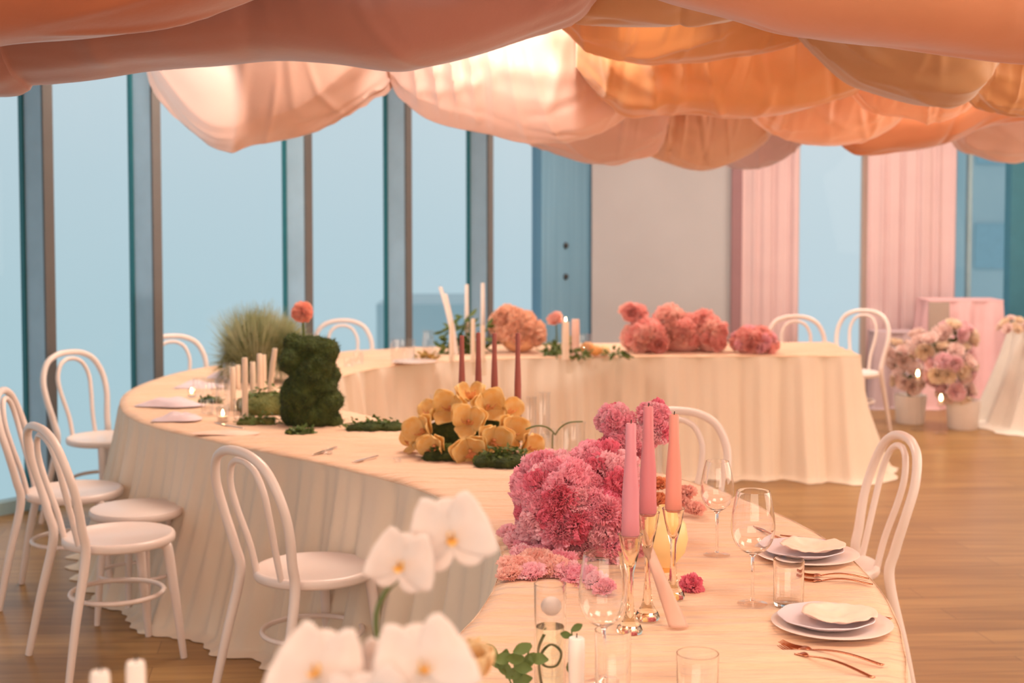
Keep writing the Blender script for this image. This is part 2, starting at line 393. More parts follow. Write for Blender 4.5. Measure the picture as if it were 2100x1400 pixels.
swag([(-300,120), (-160,190), (-40,192), (12,186), (42,172), (58,160), (200,154), (340,138), (480,121), (560,117), (650,125), (800,141), (880,132), (1000,112), (1110,74), (1185,40), (1225,-10), (1260,-60)], 4.2, .42, 'mauve', 'long dusty rose satin swag spanning the upper left above the windows', seed=2, amp=.012, folds=8, pleat=.004, npl=16)
swag([(1120,-30), (1165,38), (1250,52), (1330,54), (1420,46), (1540,36), (1620,14), (1700,-30)], 4.45, .36, 'tan', 'tan satin swag at top centre beside the dusty rose one', seed=3, amp=.010)
swag([(1180,-70), (1340,-4), (1500,26), (1600,54), (1700,76), (1850,106), (1960,120), (2100,126), (2300,120), (2500,60)], 3.3, .40, 'apricot', 'huge apricot satin swag nearest at the top right corner', seed=4, amp=.007, folds=7)
swag([(1150,50), (1185,85), (1210,103), (1260,119), (1325,132), (1385,125), (1440,119), (1500,106), (1600,86), (1670,62), (1720,20)], 5.5, .34, 'orange', 'glowing orange satin swag just behind the tan one', seed=5, amp=.012, pleat=.020, npl=8)
swag([(1610,30), (1650,84), (1700,132), (1750,172), (1800,191), (1850,208), (1900,222), (1950,225), (1985,208), (2020,160), (2045,110), (2060,60)], 5.3, .38, 'tan', 'rounded tan satin swag under the huge apricot one', seed=6, amp=.012)
swag([(1960,150), (2000,208), (2050,232), (2120,238), (2220,210), (2300,130)], 5.8, .35, 'orange', 'orange satin swag at the right edge beside the rounded tan one', seed=7, pleat=.012)
swag([(296,90), (310,150), (330,196), (360,232), (400,272), (440,299), (480,305), (520,291), (560,284), (640,268), (735,222), (762,203), (800,178), (815,120)], 7.0, .45, 'pink', 'spotlit blush satin swag hanging lowest on the left before the windows', seed=8, amp=.018, folds=9, endr=.25, pleat=0)
swag([(792,110), (801,165), (815,192), (850,228), (900,254), (1000,277), (1090,289), (1180,285), (1240,266), (1290,232), (1330,190), (1350,120)], 7.0, .5, 'pink', 'spotlit blush satin swag in the centre with bright radiating folds', seed=9, amp=.018, folds=10, pleat=.034, npl=17)
swag([(1180,140), (1250,215), (1290,240), (1340,240), (1430,237), (1530,241), (1620,231), (1700,206), (1760,180), (1790,120)], 6.6, .45, 'orange', 'wide orange satin swag with deep hanging pleats right of centre', seed=10, amp=.014, folds=8, pleat=.040, npl=9)
swag([(1060,250), (1080,290), (1130,312), (1200,334), (1260,337), (1300,328), (1350,308), (1370,250)], 8.4, .42, 'rose', 'rose pink satin swag below the centre one, in front of the door', seed=11, amp=.012)
swag([(1290,250), (1312,308), (1370,334), (1440,349), (1500,334), (1560,302), (1600,240)], 8.9, .42, 'peach', 'peach satin swag with fine radiating pleats above the beige wall', seed=12, amp=.012, pleat=.036, npl=13)
swag([(1460,280), (1490,332), (1535,346), (1590,336), (1640,304), (1670,250)], 9.9, .36, 'lilac', 'small dull lilac satin swag above the mauve post', seed=13, amp=.03, folds=6)
swag([(1500,180), (1540,240), (1580,272), (1650,293), (1730,297), (1800,280), (1850,240), (1880,170)], 7.6, .42, 'peach', 'peach satin swag above the narrow bright window', seed=14, amp=.014, pleat=.026, npl=13)
swag([(1720,150), (1780,224), (1840,238), (1905,243), (1975,226), (2010,180), (2030,110)], 6.8, .36, 'peach', 'small peach satin swag with a bright crease behind the rounded tan one', seed=15, pleat=.016, npl=14)
swag([(1690,240), (1745,312), (1850,308), (1940,292), (2020,262), (2100,252), (2200,230)], 8.4, .42, 'apricot', 'apricot satin swag above the wide pink curtain', seed=16, amp=.01)
swag([(1920,220), (1965,304), (2010,322), (2060,335), (2110,330), (2180,290), (2230,220)], 9.2, .40, 'rose', 'rose pink satin swag at the right edge above the window', seed=17, amp=.008)

# ------------------------------------------------------------------ serpentine table and its cloths
TZ = 0.75
CL = [(-1.9, .75), (-1.1, 1.05), (-.45, 1.45), (.02, 2.05), (.28, 2.75), (.43, 3.45), (.40, 4.12), (.11, 4.85), (-.34, 5.42), (-.86, 5.95), (-1.28, 6.50), (-1.46, 7.20), (-1.40, 7.95), (-1.05, 8.60), (-.45, 9.02), (.25, 9.22), (1.2, 9.28), (2.18, 9.30)]
HW = [.45, .45, .46, .47, .475, .475, .46, .43, .42, .43, .46, .49, .48, .44, .42, .43, .43, .43]
cp, hw = resample([Vector((a, b, 0)) for a, b in CL], HW, 14)
nrm = []
for i in range(len(cp)):
    a = cp[max(0, i-1)]; c = cp[min(len(cp)-1, i+1)]; t = (c-a).normalized(); nrm.append(Vector((t.y, -t.x, 0)))
left = [cp[i]-nrm[i]*hw[i] for i in range(len(cp))]; right = [cp[i]+nrm[i]*hw[i] for i in range(len(cp))]
def table_level(x, y): return TZ+.012
tb = thing('serpentine_table', (.3, 3.0, 0), 'long winding table hidden under the peach and ivory cloths', 'table')
def loc_(p, z): return (p.x-.3, p.y-3.0, z)
mb = MB(); n = len(cp)
ins = .03
for i in range(n):
    l = cp[i]-nrm[i]*(hw[i]-ins); r_ = cp[i]+nrm[i]*(hw[i]-ins)
    mb.v += [loc_(l, TZ-.045), loc_(r_, TZ-.045), loc_(r_, TZ-.006), loc_(l, TZ-.006)]
for i in range(n-1):
    a = i*4; c = a+4
    mb.f += [(a, c, c+1, a+1), (a+1, c+1, c+2, a+2), (a+2, c+2, c+3, a+3), (a+3, c+3, c, a)]
mb.f += [(0, 1, 2, 3), ((n-1)*4+3, (n-1)*4+2, (n-1)*4+1, (n-1)*4)]
m_wood = mat('plywood', (190,150,110), .6)
mb.build('tabletop', m_wood, tb, smooth=False)
for i in (20, 60, 100, 140, 180, 225):
    for sgn in (-1, 1):
        q = cp[i]+nrm[i]*sgn*.28
        MB().tube([loc_(q, 0), loc_(q, TZ-.045)], .02, 8, 1).build('leg', m_wood, tb)
# skirt + top cloth: one cloth thing with two parts
clo = thing('tablecloth', (.3, 3.0, 0), 'peach gauze cloth with gathered ivory skirt over the long winding table', 'tablecloth')
m_top = mat('peach_gauze', (243,200,166), 0.75, (237,190,152), nscale=3, stretch=(1.4, 9, 1), bump=1.0, bscale=3.2, bdist=.03, sheen=.3)
m_skirt = mat('ivory_cloth', (248,230,210), 0.8, (245,225,203), nscale=2, trans=.12, bump=.1, bscale=40, sheen=.2)
NW = 26
fine = 3
cp2, hw2 = resample(cp, hw, fine)
nr2 = []
for i in range(len(cp2)):
    a = cp2[max(0, i-1)]; c = cp2[min(len(cp2)-1, i+1)]; t = (c-a).normalized(); nr2.append(Vector((t.y, -t.x, 0)))
mb = MB()
for i in range(len(cp2)):
    for j in range(NW):
        u = -1+2*j/(NW-1); edge = max(0, 1-abs(u))
        q = cp2[i]+nr2[i]*u*(hw2[i]+.004)
        g = noise.noise(Vector((q.x*1.6, q.y*11, 2.0)))*.6+noise.noise(Vector((q.x*4, q.y*24, 7.0)))*.4
        z = TZ+.004+max(-.003, g*.019)*min(1, edge*8)
        if j in (0, NW-1): z = TZ-.004; q = cp2[i]+nr2[i]*(u*(hw2[i]+.005))
        mb.v.append(loc_(q, z))
mb.f = [(i*NW+j, (i+1)*NW+j, (i+1)*NW+j+1, i*NW+j+1) for i in range(len(cp2)-1) for j in range(NW-1)]
o = mb.build('top_cloth', m_top, clo, merge=False); o.data.polygons.foreach_set('use_smooth', [True]*len(o.data.polygons)); sol(o, .0015, 1)
def skirt(poly, ox, oy, m, parent, H=TZ, flare=.11, seed=1, dens=210, low=.03, closed=True, puddle=.05, big=None):
    P = [Vector((p[0], p[1], 0)) for p in poly]; Pn = P+[P[0]]
    d = [0]
    for a, c in zip(Pn[:-1], Pn[1:]): d.append(d[-1]+(c-a).length)
    N = int(d[-1]*dens); s = np.linspace(0, d[-1], N, endpoint=False)
    X = np.interp(s, d, [q.x for q in Pn]); Y = np.interp(s, d, [q.y for q in Pn])
    # smoothed normals
    dx = np.roll(X, -4)-np.roll(X, 4); dy = np.roll(Y, -4)-np.roll(Y, 4); l = np.hypot(dx, dy); nx = dy/l; ny = -dx/l
    for _ in range(6):
        nx = (np.roll(nx, 6)+nx+np.roll(nx, -6))/3; ny = (np.roll(ny, 6)+ny+np.roll(ny, -6))/3
    l = np.hypot(nx, ny); nx /= l; ny /= l
    rows = 26; mbk = MB(); NN = lambda a, b, c: noise.noise(Vector((a, b, c)))
    for j in range(rows):
        v = j/(rows-2) if j < rows-1 else 1.0
        for i in range(N):
            sx = s[i]
            ph = sx*23+2.2*NN(sx*.9, seed, 0)*4
            a1 = math.sin(ph+.5*v); a1 = a1*abs(a1)**.2
            a2 = math.sin(sx*74+3*NN(sx*1.7, seed, 4)*3+1.3*v)
            a3 = math.sin(sx*3.1+seed+4*NN(sx*.5, seed, 9))
            k = .16+.84*v**.7
            am = .4+.9*(NN(sx*1.3, seed, 2)+.5)
            off = flare*v**1.25+(.046*a1*am+.011*a2*(1-.3*v))*k+low*a3*v**1.4
            if big: off += big(X[i], Y[i], v)
            z = H*(1-v)
            if v > .93: z = max(.006, H*(1-v)); 
            if j == rows-1: off += puddle*(1+.7*NN(sx*3, seed, 6)); z = .003
            elif j == rows-2: z = .016
            if j == 0: off = .002+.0012*a1; z = H-.001
            mbk.v.append((X[i]+nx[i]*off-ox, Y[i]+ny[i]*off-oy, z))
    for j in range(rows-1):
        for i in range(N): mbk.f.append((j*N+i, (j+1)*N+i, (j+1)*N+(i+1) % N, j*N+(i+1) % N))
    o = mbk.build('skirt', m, parent, merge=False); o.data.polygons.foreach_set('use_smooth', [True]*len(o.data.polygons)); return o
# outline counter-clockwise seen from above with outward normal (dy,-dx)
outline = right+left[::-1]
area = sum(outline[i].x*outline[(i+1) % len(outline)].y-outline[(i+1) % len(outline)].x*outline[i].y for i in range(len(outline)))
if area < 0: outline = outline[::-1]
def bigfold(x, y, v):       # the wide puddled folds at the far end
    ss = lambda t: (lambda q: q*q*(3-2*q))(max(0, min(1, t)))
    return ss((y-8.3)/.5)*ss((x-.6)/.8)*(.06*v*math.sin(x*6.5+1.0)+.06*v*v)+ss((7.6-y)/.8)*ss((-.2-x)/.8)*.06*v*v
skirt([(q.x, q.y) for q in outline], .3, 3.0, m_skirt, clo, big=bigfold)

# ------------------------------------------------------------------ bentwood chairs
m_white = mat('white_lacquer', (240,222,214), 0.30, (238,219,211))
def make_chair(label):
    t = thing('bistro_chair', (0, 0, 0), label, 'chair', 'white bentwood bistro chairs around the winding table')
    back = [(.215,-.275,.0), (.190,-.235,.22), (.168,-.190,.44), (.176,-.205,.54), (.198,-.232,.66), (.196,-.262,.76), (.155,-.285,.845), (.085,-.296,.885), (0,-.300,.895)]
    b2 = back+[(-x, y, z) for x, y, z in back[:-1]][::-1]
    rb = [.0135, .0165, .018, .017, .016, .016, .016, .016, .016]; rb = rb+rb[:-1][::-1]
    MB().tube(b2, rb, 12, 6).build('back_frame', m_white, t)
    inn = [(.075,-.178,.445), (.078,-.205,.56), (.098,-.240,.68), (.102,-.262,.765), (.075,-.276,.83), (.035,-.283,.857), (0,-.285,.862)]
    MB().tube(inn+[(-x, y, z) for x, y, z in inn[:-1]][::-1], .0115, 10, 6).build('back_insert', m_white, t)
    prof = [(0, .430), (.190, .430), (.203, .434), (.207, .442), (.207, .456), (.203, .464), (.192, .467), (.186, .463), (0, .461)]
    MB().lathe(prof, 48).build('seat', m_white, t)
    for s in (-1, 1):
        MB().tube([(s*.135, .125, .432), (s*.142, .135, .40), (s*.156, .158, .2), (s*.168, .180, 0)], [.021, .0195, .017, .0125], 12, 6).build('leg', m_white, t)
    MB().tube([(.170*math.cos(a), .170*math.sin(a)-.01, .245) for a in np.linspace(0, 2*PI, 17)[:-1]], .0095, 8, 3, closed=True).build('stretcher', m_white, t)
    return t
def chair_at(x, y, fdir, label, first=[None]):
    rz = math.atan2(fdir[1], fdir[0])-PI/2
    if first[0] is None: first[0] = make_chair(label); c = first[0]; c.location = (x, y, .001); c.rotation_euler = (0, 0, rz); return c
    return dup(first[0], (x, y, .001), label, rz)
chair_at(-1.475, 5.28, (.80, .60), 'white bentwood chair at the left in front, its oval seat shining')
chair_at(-.675, 4.80, (.74, .67), 'white bentwood chair standing before the curved skirt, left of the white orchids')
chair_at(-1.90, 6.12, (.98, .12), 'white bentwood chair at the left edge whose back is cut by the picture frame')
chair_at(-2.16, 7.52, (.80, -.55), 'white bentwood chair by the window wall at the far left bend of the table')
chair_at(-1.95, 8.36, (.42, -.9), 'white bentwood chair back loop against the glass, left of the feathery grass', )
chair_at(-1.10, 9.50, (.25, -.97), 'white bentwood chair behind the bend between the topiary and the white tapers')
chair_at(2.01, 9.84, (-.05, -1), 'white bentwood chair behind the far end, in front of the narrow bright window')
chair_at(2.50, 10.46, (-.55, -.83), 'pale bentwood chair at the far right end of the back table arm')
chair_at(.57, 5.22, (-.25, -.97), 'white bentwood chair inside the curve right behind the pink carnations')
chair_at(1.06, 4.86, (-.995, -.1), 'white bentwood chair at the right tucked up to the plates')
st = thing('stool', (-1.53, 5.74, .001), 'white round seat without a visible back between the two left chairs', 'stool')
MB().lathe([(0, .430), (.170, .430), (.183, .434), (.187, .442), (.187, .456), (.183, .464), (.170, .467), (0, .463)], 40).build('seat', m_white, st)
for a in range(4):
    c, s = math.cos(a*PI/2+.5), math.sin(a*PI/2+.5)
    MB().tube([(c*.13, s*.13, .432), (c*.15, s*.15, .2), (c*.165, s*.165, 0)], [.018, .015, .012], 10, 4).build('leg', m_white, st)
MB().tube([(.152*math.cos(a), .152*math.sin(a), .2) for a in np.linspace(0, 2*PI, 17)[:-1]], .008, 8, 3, closed=True).build('stretcher', m_white, st)

# ------------------------------------------------------------------ flowers
def petal(mb, L_, W_, M, cup=.3, ruf=.0, fr=5, nu=6, nv=7, seed=0, tip=.0, roll=0.0, notch=0.0):
    rr = random.Random(seed); ph = rr.random()*6
    def fn(u, v):
        s = 2*v-1
        wd_ = W_*math.sin(PI*min(1, (.12+.88*u)*(.62 if not tip else .72)))**(.8)*(1-tip*u**4)
        x = s*wd_; y = u*L_*(1-.12*s*s*u-notch*(1-abs(s))*u**6)
        z = cup*L_*(u**2)*.5+cup*W_*s*s*.6*u-roll*L_*max(0, u-.6)**2*4
        z += ruf*L_*math.sin(fr*PI*s+ph)*u**2.5
        y += ruf*L_*.5*math.sin(fr*1.7*PI*s+ph*2)*u**3
        return (x, y, z)
    mb.grid(fn, nu, nv, M=M)
def carnation_mesh(seed, nrings=5):
    rr = random.Random(seed); mb = MB()
    for k in range(nrings):
        el = [4, 20, 38, 56, 72, 86][k]; n = [11, 10, 9, 7, 5, 3][k]; ln = [.50, .52, .50, .47, .44, .42][k]
        for i in range(n):
            a = 2*PI*(i+rr.random()*.5)/n+k*.5
            M = Matrix.Rotation(a, 4, 'Z') @ Matrix.Rotation(R(el+rr.uniform(-8, 8)), 4, 'X')
            petal(mb, ln*rr.uniform(.82, 1.14), .20, M, cup=.3, ruf=.17, fr=rr.choice((4, 5, 6)), nu=7, nv=12, seed=rr.random())
    return mb
def mesh_of(mb, name, m):
    o = mb.build(name, m, merge=False); me = o.data; me.polygons.foreach_set('use_smooth', [True]*len(me.polygons)); COL.objects.unlink(o); bpy.data.objects.remove(o); return me
def carn_mat(n, c, c2, dark=None): return mat(n, c, 0.7, c2, nscale=3.2, trans=.38, sheen=.3)
m_cpink = carn_mat('carnation_pink', (255,198,210), (253,176,194))
m_cdeep = carn_mat('carnation_deep', (250,158,178), (244,128,154))
m_cpale = carn_mat('carnation_pale', (255,216,222), (254,198,208))
m_ccoral = carn_mat('carnation_coral', (255,208,200), (253,186,178))
m_ccor2 = carn_mat('carnation_salmon', (255,218,206), (253,200,188))
CM = {}
for nm, mm in (('pink', m_cpink), ('deep', m_cdeep), ('pale', m_cpale), ('coral', m_ccoral), ('salmon', m_ccor2)):
    CM[nm] = [mesh_of(carnation_mesh(s), 'carnation_'+nm, mm) for s in (1, 2, 3)]
def bloom(me, parent, loc, n, size, name='carnation', spin=None):
    o = bpy.data.objects.new(name, me); COL.objects.link(o); o.parent = parent
    o.matrix_local = Tm(loc, n, size, rnd.random()*6.28 if spin is None else spin)
    return o
def mound(t, ells, meshes, size, spacing, name='carnation', core=None, maxn=100, seed=3, facing=None, low=-.2):
    rr = random.Random(seed); pts = []; tries = 0
    while tries < 9000 and len(pts) < maxn:
        tries += 1
        wts = [e[3]*e[4]+e[3]*e[5]+e[4]*e[5] for e in ells]
        e = rr.choices(ells, wts)[0]
        v = Vector((rr.gauss(0, 1), rr.gauss(0, 1), rr.gauss(0, 1))).normalized()
        if v.z < low or (facing and v.y > facing): continue
        p = Vector((e[0]+v.x*e[3], e[1]+v.y*e[4], e[2]+v.z*e[5]))
        inside = any(((p.x-q[0])/q[3])**2+((p.y-q[1])/q[4])**2+((p.z-q[2])/q[5])**2 < .8 for q in ells if q is not e)
        if inside or p.z < size*.25: continue
        if any((p-q).length < spacing for q, _ in pts): continue
        nrm_ = Vector((v.x/e[3], v.y/e[4], v.z/e[5])).normalized(); pts.append((p, nrm_))
    if core:
        mbk = MB()
        for e in ells: mbk.ball((e[0], e[1], e[2]), 1, 16, 10, sc=(e[3]*.90, e[4]*.90, e[5]*.90))
        zmin = min(v[2] for v in mbk.v)
        mbk.v = [(v[0], v[1], max(v[2], 0.002)) for v in mbk.v]
        mbk.build('flower_base', core, t, merge=False)
    for p, q in pts:
        q = (q+Vector((rr.gauss(0, .22), rr.gauss(0, .22), rr.gauss(0, .22)))).normalized()
        bloom(rr.choice(meshes), t, p-q*size*.24, q, size*rr.uniform(.85, 1.15), name)
    return pts
TT = TZ+.006
# big carnation arrangement
p0 = at(1195, 1160, TT); p0 = Vector((.17, 3.82, TT))
car = thing('carnation_arrangement', p0, 'large fuzzy pink carnation cloud with a raised head, behind the three tapers', 'flower arrangement')
def rel(px, py, Y): q = atd(px, py, Y); return (q.x-p0.x, q.y-p0.y, q.z-p0.z)
def ell(px, py, Y, rx, ry, rz): a = rel(px, py, Y); s = Y/FPX; return (a[0], a[1], a[2], rx*s, ry, rz*s)
big = [ell(1160, 1045, 3.86, 92, .13, 100), ell(1245, 1075, 3.84, 75, .12, 105), ell(1130, 1000, 3.96, 68, .10, 70), ell(1240, 975, 3.94, 60, .10, 60)]
m_core = mat('rose_core', (236,136,160), .8, (222,106,134), nscale=20, bump=.5, bscale=60)
mound(car, big, CM['pink']*2+CM['deep']+CM['pale']*2, .088, .048, core=m_core, maxn=100, seed=11, facing=.3, low=-.4)
car2 = thing('carnation_arrangement', Vector((.29, 4.12, TT)), 'upright pink carnation column rising at the back of the large pink cloud', 'flower arrangement')
q0 = Vector((.29, 4.12, TT))
def ell2(px, py, Y, rx, ry, rz): q = atd(px, py, Y)-q0; s = Y/FPX; return (q.x, q.y, q.z, rx*s, ry, rz*s)
mound(car2, [ell2(1262, 862, 4.12, 34, .055, 28), ell2(1342, 848, 4.14, 24, .04, 18), ell2(1290, 905, 4.12, 46, .06, 30), ell2(1255, 950, 4.12, 36, .055, 50), ell2(1352, 880, 4.14, 18, .04, 20)],
      CM['pink']*2+CM['deep']+CM['pale'], .056, .031, core=m_core, maxn=70, seed=12, facing=.6, low=-.8)
# skirt of loose petals spilling left
spill = thing('petal_spill', at(1110, 1175, TT), 'loose pale pink ruffled petals spilling left below the large carnation cloud', 'petals')
s0 = at(1110, 1175, TT)
for (px, py, c, s) in ((1060, 1165, 'salmon', .055), (1090, 1178, 'pale', .05), (1125, 1170, 'salmon', .06), (1065, 1110, 'pale', .055), (1090, 1120, 'pink', .055), (1160, 1175, 'pale', .05), (1190, 1185, 'pink', .05), (1120, 1135, 'pink', .055), (1050, 1095, 'pale', .05), (1075, 1140, 'pale', .05), (1100, 1150, 'salmon', .055), (1045, 1180, 'salmon', .04), (1150, 1150, 'pink', .05), (1215, 1195, 'pale', .045), (1240, 1210, 'pink', .04)):
    q = at(px, py+8, TT)-s0; o = bloom(CM[c][rnd.randrange(3)], spill, (q.x, q.y, .010), (rnd.uniform(-.3, .2), -.2, 1), s*1.75, 'petal'); o.scale.z *= .6
def loose(px, py, col, s, label, n=(0, -.6, 1)):
    o = bpy.data.objects.new('carnation_bloom', CM[col][0]); COL.objects.link(o)
    o.matrix_world = Tm(at(px, py, TT)+Vector((0, 0, s*.12)), n, s); return tag(o, label, 'flower')
loose(1416, 1210, 'deep', .062, 'single loose deep pink carnation lying right of the taper holders')
pe = thing('flower_cluster', at(1385, 1062, TT), 'small orange and peach blooms peeping out behind the salmon taper', 'flowers')
s0 = at(1385, 1062, TT); m_or = carn_mat('bloom_orange', (252,200,156), (248,172,122)); CM['orange'] = [mesh_of(carnation_mesh(9), 'carnation_orange', m_or)]
for (px, py, z, c) in ((1350, 1055, .05, 'orange'), (1352, 1050, .09, 'orange'), (1395, 1055, .04, 'salmon'), (1425, 1060, .03, 'salmon'), (1408, 1050, .065, 'salmon')):
    q = at(px, py, TT)-s0; bloom(CM[c][0], pe, (q.x, q.y, z-.012), (rnd.uniform(-.3, .3), -.35, 1), .062, 'bloom')
# far coral carnations
def far_ells(base, lst): return [((a[0]-1050)/FPX*a[2]-base.x, a[2]-base.y, atd(a[0], a[1], a[2]).z-base.z, a[3]*a[2]/FPX, a[4], a[5]*a[2]/FPX) for a in lst]
b0 = Vector((1.02, 9.1, TT))
ca = thing('carnation_arrangement', b0, 'wide coral pink carnation mound on the back table arm', 'flower arrangement')
mound(ca, far_ells(b0, [(1330, 695, 9.1, 48, .14, 34), (1400, 690, 9.15, 52, .15, 42), (1455, 695, 9.1, 26, .12, 40), (1298, 640, 9.15, 20, .05, 13), (1375, 655, 9.15, 24, .08, 24), (1440, 662, 9.15, 22, .07, 20)]),
      CM['coral']*2+CM['salmon']*2, .125, .068, core=m_ccoral, maxn=80, seed=21, facing=.6)
b0 = Vector((1.55, 9.0, TT))
ca = thing('carnation_arrangement', b0, 'round pink carnation ball near the right end of the back table arm', 'flower arrangement')
mound(ca, far_ells(b0, [(1548, 705, 9.0, 42, .13, 32)]), CM['pale']+CM['coral'], .09, .05, core=m_ccoral, maxn=40, seed=22, facing=.6)
b0 = Vector((.02, 9.05, TT))
ca = thing('flower_arrangement', b0, 'domed peach flower mound with green leaves behind the dark red tapers', 'flower arrangement')
CM['peach'] = [mesh_of(carnation_mesh(s, 4), 'bloom_peach', carn_mat('bloom_peach', (252,218,194), (249,200,170))) for s in (4, 5)]
mound(ca, far_ells(b0, [(1065, 685, 9.05, 46, .14, 44), (1040, 665, 9.1, 26, .1, 32)]), CM['peach'], .12, .065, core=mat('apricot_core', (236,180,140), .8), maxn=40, seed=23, facing=.6)
m_leaf = mat('leaf_green', (112,128,66), .55, (88,108,50), nscale=9, trans=.2)
m_moss = mat('moss_green', (74,86,36), .95, (46,58,22), nscale=26, bump=1.0, bscale=90, bdist=.02)
m_moss2 = mat('moss_olive', (126,124,66), .95, (92,98,48), nscale=24, bump=1.0, bscale=90, bdist=.02)
m_leafd = mat('moss_tip', (92,108,44), .8, (60,78,28), nscale=30, trans=.2)
def tuft(mb, c, n, h, sp, wth, seed, lean=1.0, curve=.5):
    rr = random.Random(seed)
    for i in range(n):
        a = rr.random()*2*PI; r0 = rr.random()**.5*sp*.35; t = rr.random()**.7*lean; hh = h*rr.uniform(.55, 1)
        bx, by = c[0]+r0*math.cos(a), c[1]+r0*math.sin(a); pts = []
        for k in range(5):
            u = k/4; out_ = sp*t*(u**(1+curve)); pts.append(Vector((bx+out_*math.cos(a), by+out_*math.sin(a), c[2]+hh*u*(1-.25*t*u))))
        tw = rr.random()*PI; side = Vector((math.cos(tw), math.sin(tw), 0)); v = []
        for k, p in enumerate(pts): ww = wth*(1-.85*(k/4)); v += [p-side*ww, p+side*ww]
        mb.add(v, [(2*k, 2*k+1, 2*k+3, 2*k+2) for k in range(4)])
    return mb
def leaf_clump(mb, c, n, rad, sz, seed, hz=.5):
    rr = random.Random(seed)
    for i in range(n):
        v = Vector((rr.gauss(0, 1), rr.gauss(0, 1), abs(rr.gauss(0, 1))*hz)); v = v.normalized()*rr.uniform(.3, 1)
        p = Vector(c)+Vector((v.x*rad[0], v.y*rad[1], max(.004, v.z*rad[2])))
        nn_ = Vector((rr.gauss(0, .6), rr.gauss(0, .6), 1)).normalized()
        petal(mb, sz*rr.uniform(.7, 1.3), sz*.3, Tm(p, nn_, 1, rr.random()*6.28), cup=.2, nu=4, nv=3, seed=i, tip=.6)
    return mb
def moss_blob(name, balls, m, parent=None, voxel=.012, disp=.016, tex=.035, seed=0):
    mb = MB()
    for c, r_, sc in balls: mb.ball(c, r_, 18, 12, sc=sc)
    o = mb.build(name, m, parent, merge=True)
    rm = o.modifiers.new('remesh', 'REMESH'); rm.mode = 'VOXEL'; rm.voxel_size = voxel; rm.use_smooth_shade = True
    tx = bpy.data.textures.new(name+'_lumps', 'CLOUDS'); tx.noise_scale = tex; tx.noise_depth = 3
    dm = o.modifiers.new('lumps', 'DISPLACE'); dm.texture = tx; dm.strength = disp; dm.mid_level = .5; dm.texture_coords = 'LOCAL'
    return o
g = leaf_clump(MB(), (-.33, -.05, .0), 160, (.22, .10, .26), .06, 5, hz=1.0); g.build('foliage', m_leaf, ca, merge=False)
g = leaf_clump(MB(), (.30, -.05, .0), 90, (.13, .08, .10), .05, 6, hz=1.0); g.build('foliage', m_leaf, ca, merge=False)
# fruit and leaves on far arm
def fruit(px, py, r_, lab, col='fruit_orange', c=(236,164,92)):
    q = at(px, py, TT); o = MB().lathe([(0, 0), (r_*.5, .002), (r_*.9, r_*.45), (r_, r_*.9), (r_*.85, r_*1.45), (r_*.4, r_*1.75), (.004, r_*1.72)], 18).build('fruit', mat(col, c, .5), loc=q); return tag(o, lab, 'fruit')
fruit(1205, 727, .045, 'orange fruit on the back table arm beside the pillar candle, closest to the candle')
fruit(1222, 729, .036, 'smaller orange fruit on the back arm between the first fruit and coral carnations')
fruit(1240, 728, .034, 'pale yellow fruit on the back arm touching the coral carnations', 'fruit_yellow', (244,208,150))
for (px, py, lab) in ((870, 738, 'amber leaves strewn round the white plate left of the leaning tapers'), (1190, 734, 'olive leaves around the orange fruit on the back arm'), (1130, 728, 'dark olive leaf tuft left of the pillar candle'), (1262, 732, 'small leaf sprig before the coral carnations')):
    q = at(px, py, TT); o = leaf_clump(MB(), (0, 0, 0), 50, (.10, .06, .06), .04, px, hz=1).build('foliage', mat('leaf_amber', (196,150,76), .6, (150,120,56), nscale=12) if px == 870 else m_leaf, merge=False, loc=q)
    tag(o, lab, 'leaves')

# feathery grass + topiary + coral ball flower
q = Vector((-1.36, 7.55, TT))
gr = thing('grass_arrangement', q, 'tall feathery grey green grass tuft at the left bend, behind the dark topiary', 'flower arrangement')
tuft(MB(), (0, 0, 0), 1500, .46, .22, .003, 3, lean=.9, curve=.35).build('foliage', mat('grass_grey', (190,190,156), .8, (154,160,118), nscale=7, trans=.3), gr, merge=False)
DM = [((0, 0, .20), .17, (1.0, .8, 1.0)), ((-.08, 0, .12), .13, (1, .8, .9)), ((.13, 0, .17), .13, (1, .9, 1.1))]
moss_blob('moss_base', [(c, r_*.72, sc) for c, r_, sc in DM], m_moss2, gr, disp=.03)
def hairs(parent, balls, n, ln, m, seed):
    rr = random.Random(seed); mb = MB()
    for i in range(n):
        c, r_, sc = rr.choice(balls); v = Vector((rr.gauss(0, 1), rr.gauss(0, 1), rr.gauss(0, 1)+.25)).normalized(); p = Vector(c)+Vector((v.x*sc[0], v.y*sc[1], v.z*sc[2]))*r_*.7
        if p.z < .01: continue
        d = (v+Vector((rr.gauss(0, .3), rr.gauss(0, .3), rr.gauss(0, .3)))).normalized(); sd = d.cross(Vector((rr.random(), rr.random(), 1))).normalized()*.0022
        e = p+d*ln*rr.uniform(.6, 1.2); mb.add([p-sd, p+sd, e], [(0, 1, 2)])
    mb.build('grass_heads', m, parent, smooth=False, merge=False)
hairs(gr, DM, 5200, .11, MATS['grass_grey'], 8)
q = at(640, 872, TT)+Vector((0, .04, 0))
tp = thing('moss_topiary', q, 'dark green lumpy moss topiary column on the near arm', 'topiary')
S = q.y/FPX
def tb_(px, py, r_, sx=1, sz=1): a = atd(px, py, q.y); return ((a.x-q.x, rnd.uniform(-.02, .02), a.z-q.z), r_*S, (sx, 1, sz))
